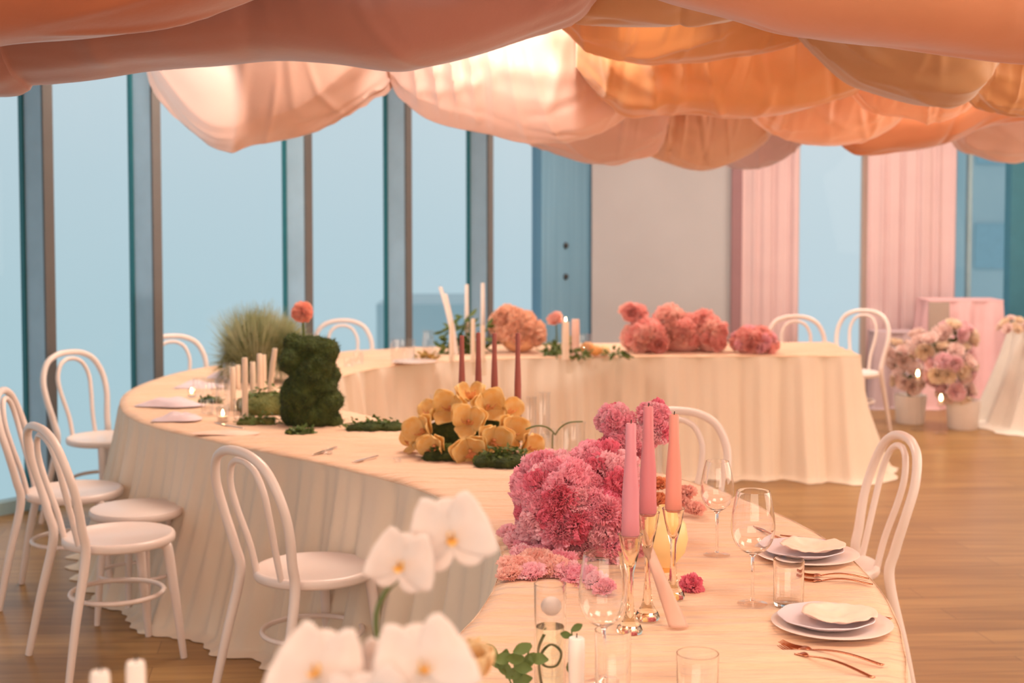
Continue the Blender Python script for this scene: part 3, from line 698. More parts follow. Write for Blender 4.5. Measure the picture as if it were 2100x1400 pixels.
TBL = [tb_(640, 715, 34, 1.25, .8), tb_(600, 705, 22), tb_(672, 718, 26), tb_(640, 770, 42, 1, 1.1), tb_(672, 768, 24), tb_(620, 810, 46, 1, 1), tb_(670, 825, 32, 1, .9), tb_(640, 850, 52, 1, .7), tb_(610, 845, 36), tb_(682, 820, 22), tb_(682, 770, 17), tb_(686, 822, 20), tb_(668, 795, 26), tb_(684, 866, 22), tb_(600, 740, 28), tb_(655, 745, 34)]
moss_blob('moss', TBL, m_moss, tp, voxel=.008, disp=.020, tex=.03)
q = at(617, 850, TT)+Vector((0, .28, 0))
fl = thing('stem_flower', q, 'single coral globe flower on a stem rising above the dark topiary', 'flower')
top = atd(620, 640, q.y)-q
MB().tube([(0, 0, 0), (top.x*.3-.01, 0, top.z*.5), (top.x, 0, top.z)], .006, 8, 6).build('stem', m_leaf, fl)
cg = carn_mat('bloom_coral', (252,200,180), (249,178,156)); CM['cg'] = [mesh_of(carnation_mesh(14), 'carnation_globe', cg)]
for v in ((0, 0, 1), (-.8, -.4, .2), (.8, -.4, .2), (0, -1, 0), (0, .8, 0), (.5, -.7, -.5), (-.5, -.6, -.4)):
    bloom(CM['cg'][0], fl, top+Vector(v)*.014, v, .075, 'bloom')
def fuzz(parent, balls, n, ln, m, seed):
    rr = random.Random(seed); mb = MB()
    for i in range(n):
        c, r_, sc = rr.choices(balls, [b[1]**2 for b in balls])[0]
        v = Vector((rr.gauss(0, 1), rr.gauss(0, 1), rr.gauss(0, 1))).normalized(); p = Vector(c)+Vector((v.x*sc[0], v.y*sc[1], v.z*sc[2]))*r_
        if p.z < .004 or any(((p-Vector(b[0])).length < b[1]*.85) for b in balls if b[0] is not c): continue
        d = (v+Vector((rr.gauss(0, .5), rr.gauss(0, .5), rr.gauss(0, .5)))).normalized(); sd = d.cross(Vector((rr.random(), rr.random(), 1))).normalized()*.0016
        e = p+d*ln*rr.uniform(.5, 1.2); mb.add([p-d*.006-sd, p-d*.006+sd, e], [(0, 1, 2)])
    mb.build('moss_tips', m, parent, smooth=False, merge=False)
fuzz(tp, TBL, 9000, .016, m_leafd, 5)
def moss_patch(px, py, rx, ry, h, lab, m=None, seed=1, leaves=40):
    q = at(px, py, TT); t = thing('moss_patch', q, lab, 'moss'); rr = random.Random(seed)
    moss_blob('moss', [((rr.uniform(-rx, rx)*.8, rr.uniform(-ry, ry)*.8, h*.25), h*rr.uniform(.6, 1), (1.3, 1.1, .7)) for _ in range(16)], m or m_moss, t, voxel=.009, disp=.022, tex=.022)
    if leaves: leaf_clump(MB(), (0, 0, 0), leaves*4, (rx*1.25, ry*1.25, h*1.5), .024, seed, hz=1.0).build('foliage', m_leaf, t, merge=False)
moss_patch(765, 880, .13, .04, .036, 'flat dark moss strip right of the dark topiary', seed=4)
moss_patch(615, 890, .05, .03, .02, 'small moss tuft at the front foot of the dark topiary', seed=5)
moss_patch(560, 842, .12, .09, .085, 'mixed olive moss and leaves left of the dark topiary', m_moss2, 6, 90)
moss_patch(530, 868, .09, .05, .03, 'low olive moss fringe in front of the short white candles', m_moss2, 7)
moss_patch(432, 824, .05, .04, .02, 'small moss tuft between the place settings on the left bend', seed=8)
moss_patch(1035, 952, .10, .05, .045, 'dark green leaves under the yellow orchids on their right', seed=9, leaves=90)
moss_patch(905, 938, .05, .04, .04, 'dark green leaves under the yellow orchids on their left', seed=10, leaves=50)

# yellow cymbidium orchids
m_cym = mat('orchid_yellow', (252,222,158), .55, (249,206,128), nscale=6, trans=.22)
m_lip = mat('orchid_lip_red', (206,96,70), .55, (244,196,140), nscale=70)
def cymb(parent, loc, n, s, seed):
    rr = random.Random(seed); mb = MB()
    for k in range(3):
        M = Matrix.Rotation(2*PI*k/3+PI, 4, 'Z') @ Matrix.Rotation(R(22), 4, 'X'); petal(mb, .62, .30, M, cup=.45, nu=8, nv=9, seed=k, tip=.5, roll=.1)
    for k in range(2):
        M = Matrix.Rotation((-1 if k else 1)*R(64), 4, 'Z') @ Matrix.Rotation(R(34), 4, 'X'); petal(mb, .60, .34, M, cup=.55, nu=8, nv=9, seed=k, tip=.4, roll=.15)
    o = mb.build('orchid_bloom', m_cym, parent, merge=False); o.matrix_local = Tm(loc, n, s, rr.uniform(-.5, .5)); o.data.polygons.foreach_set('use_smooth', [True]*len(o.data.polygons))
    l = MB(); petal(l, .30, .16, Matrix.Translation((0, -.02, .05)) @ Matrix.Rotation(PI, 4, 'Z') @ Matrix.Rotation(R(50), 4, 'X'), cup=.8, ruf=.12, nu=6, nv=9); l.ball((0, .03, .12), .05, sc=(1, 1, 1.6))
    l.build('lip', m_lip, o, merge=False); sol(o, .012)
q = at(965, 930, TT)
cy = thing('orchid_arrangement', q, 'low pile of pale yellow orchids with reddish throats, foot of the dark red tapers', 'flower arrangement')
for i, (px, py, dY, s, n) in enumerate(((872, 885, 0, .150, (-.7, -1, .3)), (925, 840, .06, .150, (-.3, -1, .5)), (1000, 838, .06, .150, (.3, -1, .6)), (960, 868, -.05, .150, (0, -1, .5)), (1040, 885, 0, .150, (.7, -1, .3)), (895, 915, -.08, .13, (-.5, -1, .0)), (965, 925, -.12, .155, (0, -1, .0)), (1010, 905, -.10, .150, (.3, -1, .2)), (1075, 920, 0, .130, (1, -.8, .1)), (1040, 850, .10, .13, (.6, -.6, .8)), (965, 820, .12, .13, (0, -.5, 1)), (890, 855, .10, .13, (-.7, -.5, .8)), (855, 905, .05, .12, (-1, -.6, .2)))):
    a = atd(px, py, q.y+dY)-q; a.z = max(a.z, .03); cymb(cy, a, n, s, i)
moss_blob('moss_base', [((-.09, .06, .06), .07, (1.2, 1, .9)), ((.05, .08, .08), .08, (1.2, .9, 1)), ((.12, .05, .05), .07, (1, 1, .8))], m_moss, cy)

# white moth orchids, foreground
m_orch = mat('orchid_white', (250,238,232), .5, (248,232,224), nscale=4, trans=.35)
m_thr = mat('orchid_throat', (240,180,70), .5, (250,214,140), nscale=40)
def phal(parent, loc, n, s, spin=0, seed=0):
    mb = MB()
    for a in (0, 125, -125):
        M = Matrix.Rotation(R(a), 4, 'Z') @ Matrix.Rotation(R(6), 4, 'X'); petal(mb, .50, .245, M, cup=.12, nu=10, nv=11, seed=a, tip=.15, roll=.12)
    for sg in (-1, 1):
        M = Matrix.Translation((0, 0, .03)) @ Matrix.Rotation(sg*R(72), 4, 'Z') @ Matrix.Rotation(R(5), 4, 'X'); petal(mb, .52, .44, M, cup=.10, ruf=.02, fr=2, nu=10, nv=13, seed=sg, roll=.15)
    o = mb.build('orchid_bloom', m_orch, parent, merge=False); o.data.polygons.foreach_set('use_smooth', [True]*len(o.data.polygons)); o.matrix_local = Tm(loc, n, s, spin); sol(o, .010)
    l = MB(); petal(l, .20, .09, Matrix.Translation((0, -.01, .05)) @ Matrix.Rotation(PI, 4, 'Z') @ Matrix.Rotation(R(40), 4, 'X'), cup=.8, ruf=.1, nu=6, nv=7)
    for sg in (-1, 1): petal(l, .14, .07, Matrix.Translation((sg*.03, 0, .05)) @ Matrix.Rotation(-sg*R(100), 4, 'Z') @ Matrix.Rotation(R(65), 4, 'X'), cup=.8, nu=5, nv=5)
    l.build('lip', m_thr, o, merge=False); c = MB().ball((0, .02, .08), .035, sc=(1, 1, 1.5)); c.build('column', m_orch, o, merge=False)
m_stem = mat('stem_green', (96,110,52), .5)
def gpt(px, py, Y): return atd(px, py, Y)
base = Vector((-.20, 1.70, TT))
oc = thing('orchid_spray', base, 'tall white moth orchid spray with two upper blooms on a curved green stem', 'orchid')
P = [gpt(885, 1500, 1.70), gpt(800, 1400, 1.70), gpt(776, 1320, 1.70), gpt(772, 1260, 1.70), gpt(790, 1215, 1.70), gpt(822, 1183, 1.70), gpt(860, 1150, 1.72), gpt(900, 1140, 1.73), gpt(915, 1120, 1.73)]
MB().tube([(0, 0, 0), (.03, 0, .2)]+[tuple(p-base) for p in P], [.004]*2+[.0035]*4+[.003]*3+[.0022]*2, 8, 6).build('stem', m_stem, oc)
phal(oc, gpt(924, 1102, 1.69)-base, (.10, -1, .30), .096, .15, 1)
phal(oc, gpt(824, 1157, 1.66)-base, (-.12, -1, .2), .076, -.2, 2)
base = Vector((-.22, 1.42, TT))
oc2 = thing('orchid_spray', base, 'low cluster of large white moth orchids cut by the bottom edge of the picture', 'orchid')
for i, (px, py, Y, s, n, spn) in enumerate(((868, 1374, 1.42, .098, (.1, -1, .75), .2), (652, 1380, 1.44, .092, (-.1, -1, .7), -.15), (768, 1402, 1.50, .080, (0, -1, .3), .6), (760, 1480, 1.40, .10, (0, -1, .2), .2))):
    a = gpt(px, py, Y)-base; phal(oc2, a, n, s, spn, i)
    MB().tube([(0, 0, 0), (a.x*.5, a.y*.3+.03, a.z*.6), (a.x, a.y+.012, a.z)], .003, 7, 5).build('stem', m_stem, oc2)
base = Vector((-.045, 1.78, TT))
of = thing('cream_flower', base, 'pale yellow cream bloom at the bottom edge right of the large white orchids', 'flower')
a = gpt(972, 1385, 1.78)-base; mb = MB()
for k in range(6): petal(mb, .5, .28, Matrix.Rotation(k*PI/3, 4, 'Z') @ Matrix.Rotation(R(50), 4, 'X'), cup=.8, nu=7, nv=7, seed=k)
o = mb.build('petals', mat('cream_petal', (252,226,184), .55, (250,214,160), nscale=5, trans=.3), of, merge=False); o.matrix_local = Tm(a, (.1, -.5, 1), .085); sol(o, .01)
MB().tube([(0, 0, 0), (a.x*.5, 0.02, a.z*.5), tuple(a)], .003, 7, 5).build('stem', m_stem, of)
# leaf sprig
base = at(1060, 1450, TT); lf = thing('leaf_sprig', base, 'small green leafy sprig in front of the tall water glass', 'leaves')
tops = [(1052, 1345), (1090, 1322), (1020, 1352), (1050, 1385), (1030, 1370), (1075, 1350)]
mb = MB(); st_ = MB()
for i, (px, py) in enumerate(tops):
    a = gpt(px, py, base.y)-base; st_.tube([(0, 0, 0), (a.x*.4, .005, a.z*.6), tuple(a)], .0015, 6, 4)
    dr = a.normalized()
    for k in range(2):
        M = Tm(a*(.8+.2*k), Vector((rnd.uniform(-.4, .4), -1, .4)), 1, rnd.uniform(-1, 1)+(1.2 if k else -1.2)); petal(mb, .038, .012, M, cup=.3, nu=6, nv=5, seed=i, tip=.5)
st_.build('stem', m_stem, lf); mb.build('leaves', m_leaf, lf, merge=False)

# ------------------------------------------------------------------ candles, holders, glasses
m_gl = real_glass('clear_glass', (1, 1, 1)); m_glt = thin_glass('thin_clear_glass', (.975, .975, .975), 1.0, .85, .06)
m_amber = real_glass('amber_glass', (1.0, .97, .91), .0, 1.45)
m_flame = mat('flame', (255,230,180), .5, emit=(255,222,160), estr=22)
m_wick = mat('wick', (70,60,50), .9)
def cmat(n, c): return mat(n, c, .45, nscale=3, sss=.15)
def taper(base, h, r0, r1, m, lab, lean=(0, 0), grp=None, flame=False, name='taper_candle', foot=.85):
    t = thing(name, base, lab, 'candle', grp)
    T = Vector((lean[0], lean[1], h)); prof = [(0, 0), (r0*foot, 0), (r0, h*.03), (r0*.93, h*.2), (r0*.80+r1*.2, h*.4), (r1*1.08, h*.72), (r1, h*.985), (r1*.9, h), (0, h*1.0)]
    mb = MB(); mb.lathe(prof, 20); mb.v = [(v[0]+lean[0]*(v[2]/h)**1.3, v[1]+lean[1]*(v[2]/h)**1.3, v[2]) for v in mb.v]
    mb.build('wax', m, t)
    MB().tube([(lean[0], lean[1], h-.002), (lean[0]+.001, lean[1], h+.008)], .0012, 6, 1).build('wick', m_wick, t)
    if flame:
        f = MB().lathe([(0, 0), (.0035, .003), (.005, .009), (.0035, .017), (0, .026)], 10).build('flame', m_flame, t); f.location = (lean[0], lean[1], h+.004)
    return t
# three tapers in flared glass holders
def holder(base, h, rt, rf, lab):
    t = thing('candle_holder', base, lab, 'candle holder', 'flared glass taper holders')
    o_ = [(0, 0), (rf*.9, 0), (rf*.95, .006), (rf*.8, .016), (rf*.5, .03), (.010, .048), (.0065, h*.40), (.0075, h*.60), (.012, h*.68), (rt*.75, h*.84), (rt, h)]
    i_ = [(rt-.002, h), (rt*.68, h*.84), (.009, h*.71), (.003, h*.67), (0, h*.665)]
    MB().lathe(o_+i_, 28).build('glass_body', m_amber, t)
    MB().tube([(rt*math.cos(a), rt*math.sin(a), h) for a in np.linspace(0, 2*PI, 25)[:-1]], .0013, 6, 1, closed=True).build('rim', m_glt, t)
    return t
spec = [(1297, 1296, 1095, 868, 'mauve pink', (218,138,150), 'front left of the three tapers', 1287),
        (1331, 1268, 1050, 833, 'rose', (214,126,132), 'tallest and middle of the three tapers', 1324),
        (1392, 1225, 1042, 850, 'salmon', (238,150,132), 'right-hand taper before the yellow round vase', 1377)]
for i, (px, pyb, pyt, pyc, cn, c, lab, pxc) in enumerate(spec):
    b = at((px+pxc)/2 if i < 2 else 1380, pyb, TT); s = b.y/FPX
    h = atd(px, pyt, b.y).z-TT
    holder(b, h, .027, .030, 'flared amber tinted glass holder under the %s taper' % cn)
    taper(b+Vector((0, 0, h-.007)), atd(px, pyc, b.y).z-TT-h+.007, .0205, .0115, cmat('wax_%s' % cn.split()[0], c), '%s tapered candle, %s' % (cn, lab), foot=.8)
# round vase
b = at(1364, 1176, TT)+Vector((0, .03, 0)); s = b.y/FPX
v = thing('bud_vase', b, 'round pale yellow bud vase right behind the three tapers', 'vase')
MB().lathe([(0, 0), (.022, 0), (.026, .008), (.030, .02), (.054, .05), (.062, .085), (.056, .122), (.036, .150), (.016, .162), (.014, .170), (.010, .170), (.010, .155), (0, .153)], 32).build('body', mat('vase_yellow', (248,214,156), .35, (244,202,136), nscale=3), v)
MB().lathe([(.022, 0), (.0275, .001), (.0285, .014), (.024, .016)], 24).build('foot', mat('vase_orange', (238,166,88), .4), v)
# ribbon
b = at(1365, 1290, TT); top = atd(1318, 1092, 3.2)-b
def rib(u, v):
    c = Vector((top.x, top.y+.02, top.z))*(1-u)+Vector((.03, -.01, .003))*u
    wd2 = .007+.015*u; s_ = (v-.5)*2
    return (c.x+s_*wd2, c.y+.010*math.sin(8*u)+.007*s_*s_+.004*s_*math.sin(9*u), c.z+(.010*math.sin(3.2*u*PI)*0 if u < .9 else 0)+.002*s_*(1-u))
o = MB().grid(rib, 30, 7).build('ribbon', mat('ribbon_peach', (250,206,184), .45, trans=.3, sheen=.4), loc=b); sol(o, .001); tag(o, 'peach silk ribbon trailing from the taper holders to the cloth', 'ribbon')
# stemware
def wine_glass(base, h, r_, bowl, lab, grp='wine glasses on the near arm', m=None, rimf=.72, ang=0):
    t = thing('wine_glass', base, lab, 'wine glass', grp); zb = h-bowl; w_ = .0011
    MB().lathe([(0, 0), (.036, 0), (.036, .0015), (.02, .003), (.0055, .008), (0, .0085)], 40).build('foot', m_glt, t)
    stem = [(0, .0085), (.005, .0085), (.0036, .02), (.0034, zb*.6), (.0042, zb-.008), (.010, zb)]
    bo = [(r_*math.sin(a)**.8, zb+.002+bowl*.42*(1-math.cos(a))) for a in np.linspace(.35, PI*.5, 8)]
    up = [(r_*(1-(1-rimf)*u**1.7), zb+bowl*.42+(bowl*.58)*u) for u in np.linspace(.12, 1, 8)]
    outer = stem+bo+up; inner = [(max(0, a-w_), z+.0008) for a, z in (bo+up)[::-1]]; inner[0] = (inner[0][0], outer[-1][1])
    MB().lathe(outer+inner+[(0, zb+.006)], 40).build('glass', m or m_gl, t); return t
def tumbler(base, h, r_, lab, m=None, name='tumbler', cat='glass', grp=None, wall=.0016, foot=.008, r0=None):
    t = thing(name, base, lab, cat, grp); r0 = r0 or r_*.96
    MB().lathe([(0, 0), (r0-.002, 0), (r0, .002), (r_, h), (r_-wall, h), (r0-wall-.001, foot+.003), (r0-wall-.004, foot), (0, foot)], 36).build('glass', m or m_gl, t); return t
g1 = at(1470, 1138, TT); wine_glass(g1, atd(1470, 945, g1.y).z-TT, .045, .135, 'wine glass standing farthest back, just right of the salmon taper', rimf=.68)
g2 = at(1543, 1238, TT); wine_glass(g2, atd(1543, 1006, g2.y).z-TT, .052, .150, 'wine glass with the largest bowl overlapping the upper plate', rimf=.74)
g3 = at(1236, 1400, TT); wine_glass(g3, atd(1236, 1135, g3.y).z-TT, .048, .145, 'wine glass in front of the carnations left of the taper holders', rimf=.80)
tb1 = at(1617, 1240, TT); tumbler(tb1, atd(1617, 1146, tb1.y).z-TT, .0365, 'straight clear tumbler between the two place settings')
tb2 = at(1252, 1430, TT); 
tumbler(tb2+Vector((0, -.06, 0)), .150, .034, 'clear straight glass at the bottom edge before the third wine glass')
tb3 = at(1430, 1440, TT); tumbler(tb3, .095, .040, 'short clear tumbler cut by the bottom edge, left of the forks', grp=None)
tv = at(1128, 1425, TT)
t = tumbler(tv, atd(1126, 1196, tv.y).z-TT, .031, 'tall cylinder water glass with a submerged stem at the bottom edge', name='glass_cylinder', cat='vase')
hh = atd(1126, 1196, tv.y).z-TT
MB().lathe([(0, .0085), (.0270, .0085), (.0275, hh*.62), (0, hh*.62)], 28).build('water', real_glass('water', (.95, .98, .92), 0, 1.33), t)
MB().tube([(-.012, 0, .02), (-.016, 0, .07), (0, .005, .10), (.016, 0, .085), (.010, -.004, .062), (-.008, 0, .06), (-.018, .0, .085), (-.008, .004, .12)], .0022, 7, 6).build('stem', m_stem, t)
MB().ball((.002, 0, hh*.80), .020, 16, 12, sc=(1, 1, .9)).build('white_bud', m_orch, t)
# white pillar near it
b = at(1182, 1440, TT); taper(b, .125, .015, .015, cmat('wax_white', (246,232,224)), 'white pillar candle standing right of the tall water glass', name='pillar_candle', foot=1)
b = at(1172, 1420, TT)+Vector((0,-.03,0)); t = thing('leaf_sprig', b, 'tiny two leaf sprig leaning on the white pillar candle', 'leaves'); mb = MB()
a = atd(1172, 1290, b.y)-b; MB().tube([(0, 0, 0), (a.x*.5+.004, 0, a.z*.5), tuple(a)], .0014, 6, 4).build('stem', m_stem, t)
for k, zz in enumerate((.98, .9, .35)): petal(mb, .024, .008, Tm(a*zz, (.2, -1, .3), 1, (-1.1, 1.3, .3)[k]), cup=.3, nu=5, nv=5, tip=.5)
mb.build('leaves', m_leaf, t, merge=False)
# two white candle tops at bottom left
for px, py, Y, lab in ((278, 1357, 1.62, 'white candle at the bottom left corner, the taller of two'), (205, 1377, 1.58, 'white candle at the bottom left corner, the shorter and left of two')):
    q = atd(px, py, Y); taper(Vector((q.x, q.y, TT)), q.z-TT, .0115, .0110, cmat('wax_white', (246,232,224)), lab, name='pillar_candle', foot=1)

# ------------------------------------------------------------------ place settings
m_plate = mat('plate_glaze', (236,214,204), .25, (234,210,200), nscale=6); m_plate2 = mat('plate_lilac', (230,214,220), .3, nscale=5)
m_nap = mat('napkin_peach', (250,214,194), .8, (246,204,182), nscale=14, sheen=.3, bump=.2, bscale=30)
m_cut = mat('copper_cutlery', (206,140,108), .22, metal=1.0)
def plate_lathe(r_, h, wob=None): return MB().lathe([(0, 0), (r_*.55, 0), (r_*.60, .002), (r_*.99, h-.001), (r_, h), (r_*.985, h+.0015), (r_*.68, .0065), (r_*.60, .005), (0, .0045)], 56, wob=wob)
def setting(c, r_, k, seed, words, full=True):
    t = thing('dinner_plate', c, 'blush glazed dinner plate %s' % words, 'plate'); plate_lathe(r_, .013).build('plate', m_plate, t)
    t2 = thing('scalloped_plate', c+Vector((-.012, .004, .0060)), 'lilac white side plate resting on the dinner plate %s' % words, 'plate')
    plate_lathe(r_*.80, .020, wob=lambda a, z: .018*math.sin(9*a)*(z/.02)).build('plate', m_plate2, t2)
    def fn(u, v):
        a = 2*PI*u; rr_ = r_*.62*v*(1+.035*math.sin(5*a+seed)+.02*math.sin(11*a))
        z = .010+.014*(v**2)+.006*noise.noise(Vector((math.cos(a)*v*3, math.sin(a)*v*3, seed)))+.003*math.sin(4*a+6*v)*v
        return (rr_*math.cos(a)+.015, rr_*math.sin(a)*.92, z+.012)
    mb = MB().grid(fn, 60, 12, closed_u=True); o = mb.build('napkin', m_nap, loc=c); sol(o, .002, 1); tag(o, 'folded peach linen napkin lying on the plates %s' % words, 'napkin')
m_sil = mat('silver_cutlery', (232,226,224), .2, metal=1.0)
def fork(p0, p1, lab, L_=None, name='fork', grp='copper forks', arch=.010, m_cut=m_cut):
    a = at(*p0, TT); b = at(*p1, TT); d = (b-a); ln = d.length; t = tag(bpy.data.objects.new(name, None), lab, name, grp); COL.objects.link(t)
    t.location = a; t.rotation_euler = (0, 0, math.atan2(d.y, d.x))
    k = ln
    if name == 'knife':
        def fn(u, v): x = u*k; ww = (.0075*math.sin(min(1, u*2.4+.12)*PI*.5) if u < .45 else .0045); return (x, (v-.5)*2*ww, .004+.0008*(1-abs(2*v-1)))
        o = MB().grid(fn, 26, 5).build('blade_and_handle', m_cut, t); sol(o, .0022)
        return
    def hn(u, v): x = .30*k+u*.70*k; ww = .0028+.0022*u; return (x, (v-.5)*2*ww, .003+arch*math.sin(PI*min(1, u*1.05))**1.0*(1-u*.35)+.0008*(1-abs(2*v-1)))
    o = MB().grid(hn, 24, 5).build('handle', m_cut, t); sol(o, .002)
    def pn(u, v): x = k*(.20+.11*u); ww = .011*(1-u)**.6+.003; return (x, (v-.5)*2*ww, .0025+.002*math.sin(u*PI)+.001*u)
    o = MB().grid(pn, 8, 7).build('head', m_cut, t); sol(o, .002)
    for q in range(4):
        y = (-1.5+q)*.0062
        MB().tube([(.215*k, y, .003), (.10*k, y*1.05, .0035), (0, y, .009)], [.0018, .0016, .0008], 6, 4).build('tine', m_cut, t)
cA = at(1655, 1142, TT); cB = at(1706, 1286, TT)
setting(cA, .138, 1, 1, 'farther up the table'); setting(cB, .134, 1, 2, 'at the lower right edge')
fork((1600, 1330), (1792, 1392), 'copper fork lowest in the picture, its prongs near the other fork', grp=None)
fork((1600, 1322), (1812, 1366), 'copper fork below the lower plate, the upper of that crossed pair', grp=None)
fork((1638, 1190), (1790, 1200), 'copper fork between the two plates, nearer the lower plate', grp=None)
fork((1640, 1180), (1782, 1188), 'copper fork between the two plates, nearer the upper plate', grp=None)
fork((1722, 1250), (1828, 1272), 'copper knife poking out behind the lower plate', name='knife', grp=None)
fork((1600, 1100), (1712, 1112), 'copper knife lying behind the upper plate', name='knife', grp=None)
fork((1545, 1084), (1605, 1108), 'short copper knife tip behind the large wine glass', name='knife', grp=None)

# ------------------------------------------------------------------ things on the middle arm
m_dred = cmat('wax_dark_red', (170,92,82))
for i, (px, pt, pb, Y, w_) in enumerate(((947, 688, 815, 5.52, 'leftmost'), (981, 682, 805, 5.60, 'second from left'), (1014, 683, 810, 5.52, 'third from left'), (1062, 683, 848, 5.50, 'rightmost and set apart'))):
    top = atd(px, pt, Y); bz = atd(px, pb+ (25 if i < 3 else 2), Y).z; b = Vector((top.x, Y, TT))
    t = thing('candle_holder', b, 'slim clear holder of the dark red taper %s' % w_, 'candle holder', None)
    h = bz-TT; MB().lathe([(0, 0), (.030, 0), (.030, .004), (.008, .012), (.006, h*.5), (.014, h*.8), (.018, h), (.016, h), (.010, h*.82), (0, h*.80)], 20).build('glass_body', m_glt, t)
    taper(Vector((top.x, Y, TT+h*.84)), top.z-TT-h*.84, .0145, .009, m_dred, 'dark red taper above the yellow orchids, %s of four' % w_)
# cylinder vases with bent stem
c1 = at(1133, 952, TT)+Vector((.0, .12, 0)); c2 = at(1178, 945, TT)+Vector((0, .06, 0))
tumbler(c1, atd(1133, 880, c1.y).z-TT, .026, 'slim cylinder vase holding the bent stem, left of the wider one', m_glt, 'glass_cylinder', 'vase')
tumbler(c2, atd(1178, 866, c2.y).z-TT, .045, 'wider clear cylinder vase left of the pink carnation column', m_glt, 'glass_cylinder', 'vase')
t = thing('bent_stem', c1+Vector((0, 0, .009)), 'olive green stem bent over the rims of the two cylinder vases', 'stem')
P = [atd(a, b_, c1.y)-c1-Vector((0,0,.009)) for a, b_ in ((1078, 880), (1100, 873), (1122, 876), (1138, 890))]
MB().tube([tuple(p) for p in P]+[(.004, 0, .08), (.003, 0, .0)], .0032, 8, 6).build('stem', m_stem, t)
P = [atd(a, b_, c1.y)-c1-Vector((0,0,.009)) for a, b_ in ((1138, 892), (1150, 876), (1168, 866), (1195, 864))]
MB().tube([tuple(p) for p in P], .0028, 8, 6).build('stem', m_stem, t)
for px, py, hh, r_, lab in ((1090, 905, .17, .022, 'slim clear glass left of the cylinder vases, nearer the orchids'), (1118, 900, .18, .024, 'slim clear glass left of the cylinder vases, nearer the bent stem'), (888, 870, .12, .020, 'small clear glass rising behind the yellow orchids at their left')):
    tumbler(at(px, py, TT)+Vector((0, .06, 0)), hh, r_, lab, m_glt)
tumbler(at(1405, 1000, TT)+Vector((-.10, 0, 0)), .16, .028, 'clear glass half hidden between rose and salmon tapers', m_glt)
# cutlery sparkle on middle arm
fork((640, 935), (690, 918), 'short silver knife on the middle arm beside the tiny glass dish', name='knife', grp=None, m_cut=m_sil)
fork((722, 950), (775, 936), 'silver knife lying on the middle arm in front of the yellow orchids', name='knife', grp=None, m_cut=m_sil)
tumbler(at(672, 930, TT), .018, .022, 'tiny glass dish on the middle arm beside the silver knife', m_glt, 'glass_dish', 'dish', foot=.004)
tumbler(at(815, 947, TT), .014, .016, 'tiny round glass dish left of the yellow orchids', m_glt, 'glass_dish', 'dish', foot=.004)
fork((440, 868), (500, 880), 'silver knife on the left bend in front of the low moss', name='knife', grp=None, m_cut=m_sil)
# left bend: short white tapers, votives, glasses, napkins
m_iv = cmat('wax_ivory', (240,214,190))
for i, (px, pt, pb, lx, w_) in enumerate(((503, 733, 868, 0, 'frontmost'), (478, 752, 842, 0, 'leftmost'), (519, 742, 835, 0, 'the thin one third from left'), (533, 725, 822, 0, 'upright one with the broadest look'), (541, 727, 815, 0, 'directly behind the broadest one'), (552, 714, 828, .03, 'leaning right, tallest of the group'), (488, 748, 800, 0, 'short and far back at the left'))):
    b = at(px, pb, TT); t = thing('candle_holder', b, 'low clear cup under the short ivory taper %s' % w_, 'candle holder')
    MB().lathe([(0, 0), (.024, 0), (.026, .03), (.024, .03), (.022, .006), (0, .006)], 18).build('glass_body', m_glt, t)
    taper(b+Vector((0, 0, .007)), atd(px, pt, b.y).z-TT-.007, .0135, .0125, m_iv, 'short ivory taper on the left bend, %s' % w_, lean=(lx, 0))
def votive(px, py, lab, r_=.03, h=.06, z=TT, Y=None):
    b = at(px, py, z) if Y is None else Vector(((px-1050)/FPX*Y, Y, z)); t = thing('votive', b, lab, 'candle')
    MB().lathe([(0, 0), (r_*.85, 0), (r_, h), (r_-.002, h), (r_*.8, .006), (0, .006)], 20).build('glass', m_glt, t)
    MB().lathe([(0, .0065), (r_*.7, .0065), (r_*.7, h*.4), (0, h*.4)], 16).build('wax', m_iv, t)
    MB().lathe([(0, 0), (.004, .003), (.006, .010), (.004, .019), (0, .028)], 10).build('flame', m_flame, t).location = (0, 0, h*.42)
    return t
votive(457, 864, 'lit votive glowing on the left bend in front of the ivory tapers')
votive(393, 813, 'small lit votive farther back on the left bend among the napkins', .022, .04)
for px, py, h, r_, lab in ((437, 822, .10, .035, 'clear tumbler with a bluish look at the left bend behind the small votive'), (457, 835, .13, .034, 'clear glass on the left bend beside the lit votive'), (408, 812, .09, .03, 'clear tumbler at the left bend nearest the outer edge'), (470, 800, .14, .03, 'clear glass far back on the left bend by the grass'), (425, 850, .07, .03, 'low clear glass in front of the moss tuft on the left bend'), (492, 860, .09, .030, 'clear glass in front of the frontmost ivory taper')):
    tumbler(at(px, py, TT), h, r_, lab, m_glt)
m_nl = mat('napkin_lilac', (226,206,212), .8, nscale=10, bump=.3, bscale=20)
def heap(px, py, rx, ry, h, lab, m, seed, rz=0):
    def fn(u, v):
        a = 2*PI*u; n_ = noise.noise(Vector((math.cos(a)*v*2+seed, math.sin(a)*v*2, seed)))
        return (rx*v*math.cos(a)*(1+.12*math.sin(3*a+seed)), ry*v*math.sin(a)*(1+.15*math.sin(4*a)), .003+h*(1-v*v)*(1+.7*n_)*max(.1, 1)+.001)
    o = MB().grid(fn, 44, 10, closed_u=True).build('napkin', m, loc=at(px, py, TT)); o.rotation_euler = (0, 0, rz); return tag(o, lab, 'napkin')
heap(350, 832, .16, .07, .035, 'crumpled pink napkin on the outer edge of the left bend', m_nl, 3)
heap(368, 862, .11, .05, .03, 'crumpled lilac napkin on the front edge of the left bend', m_nl, 5, .3)
heap(405, 795, .13, .07, .03, 'crumpled pink napkin farther back on the left bend', m_nl, 8)
heap(470, 775, .12, .08, .04, 'crumpled napkin on the far left bend beside the grass', m_nl, 9)
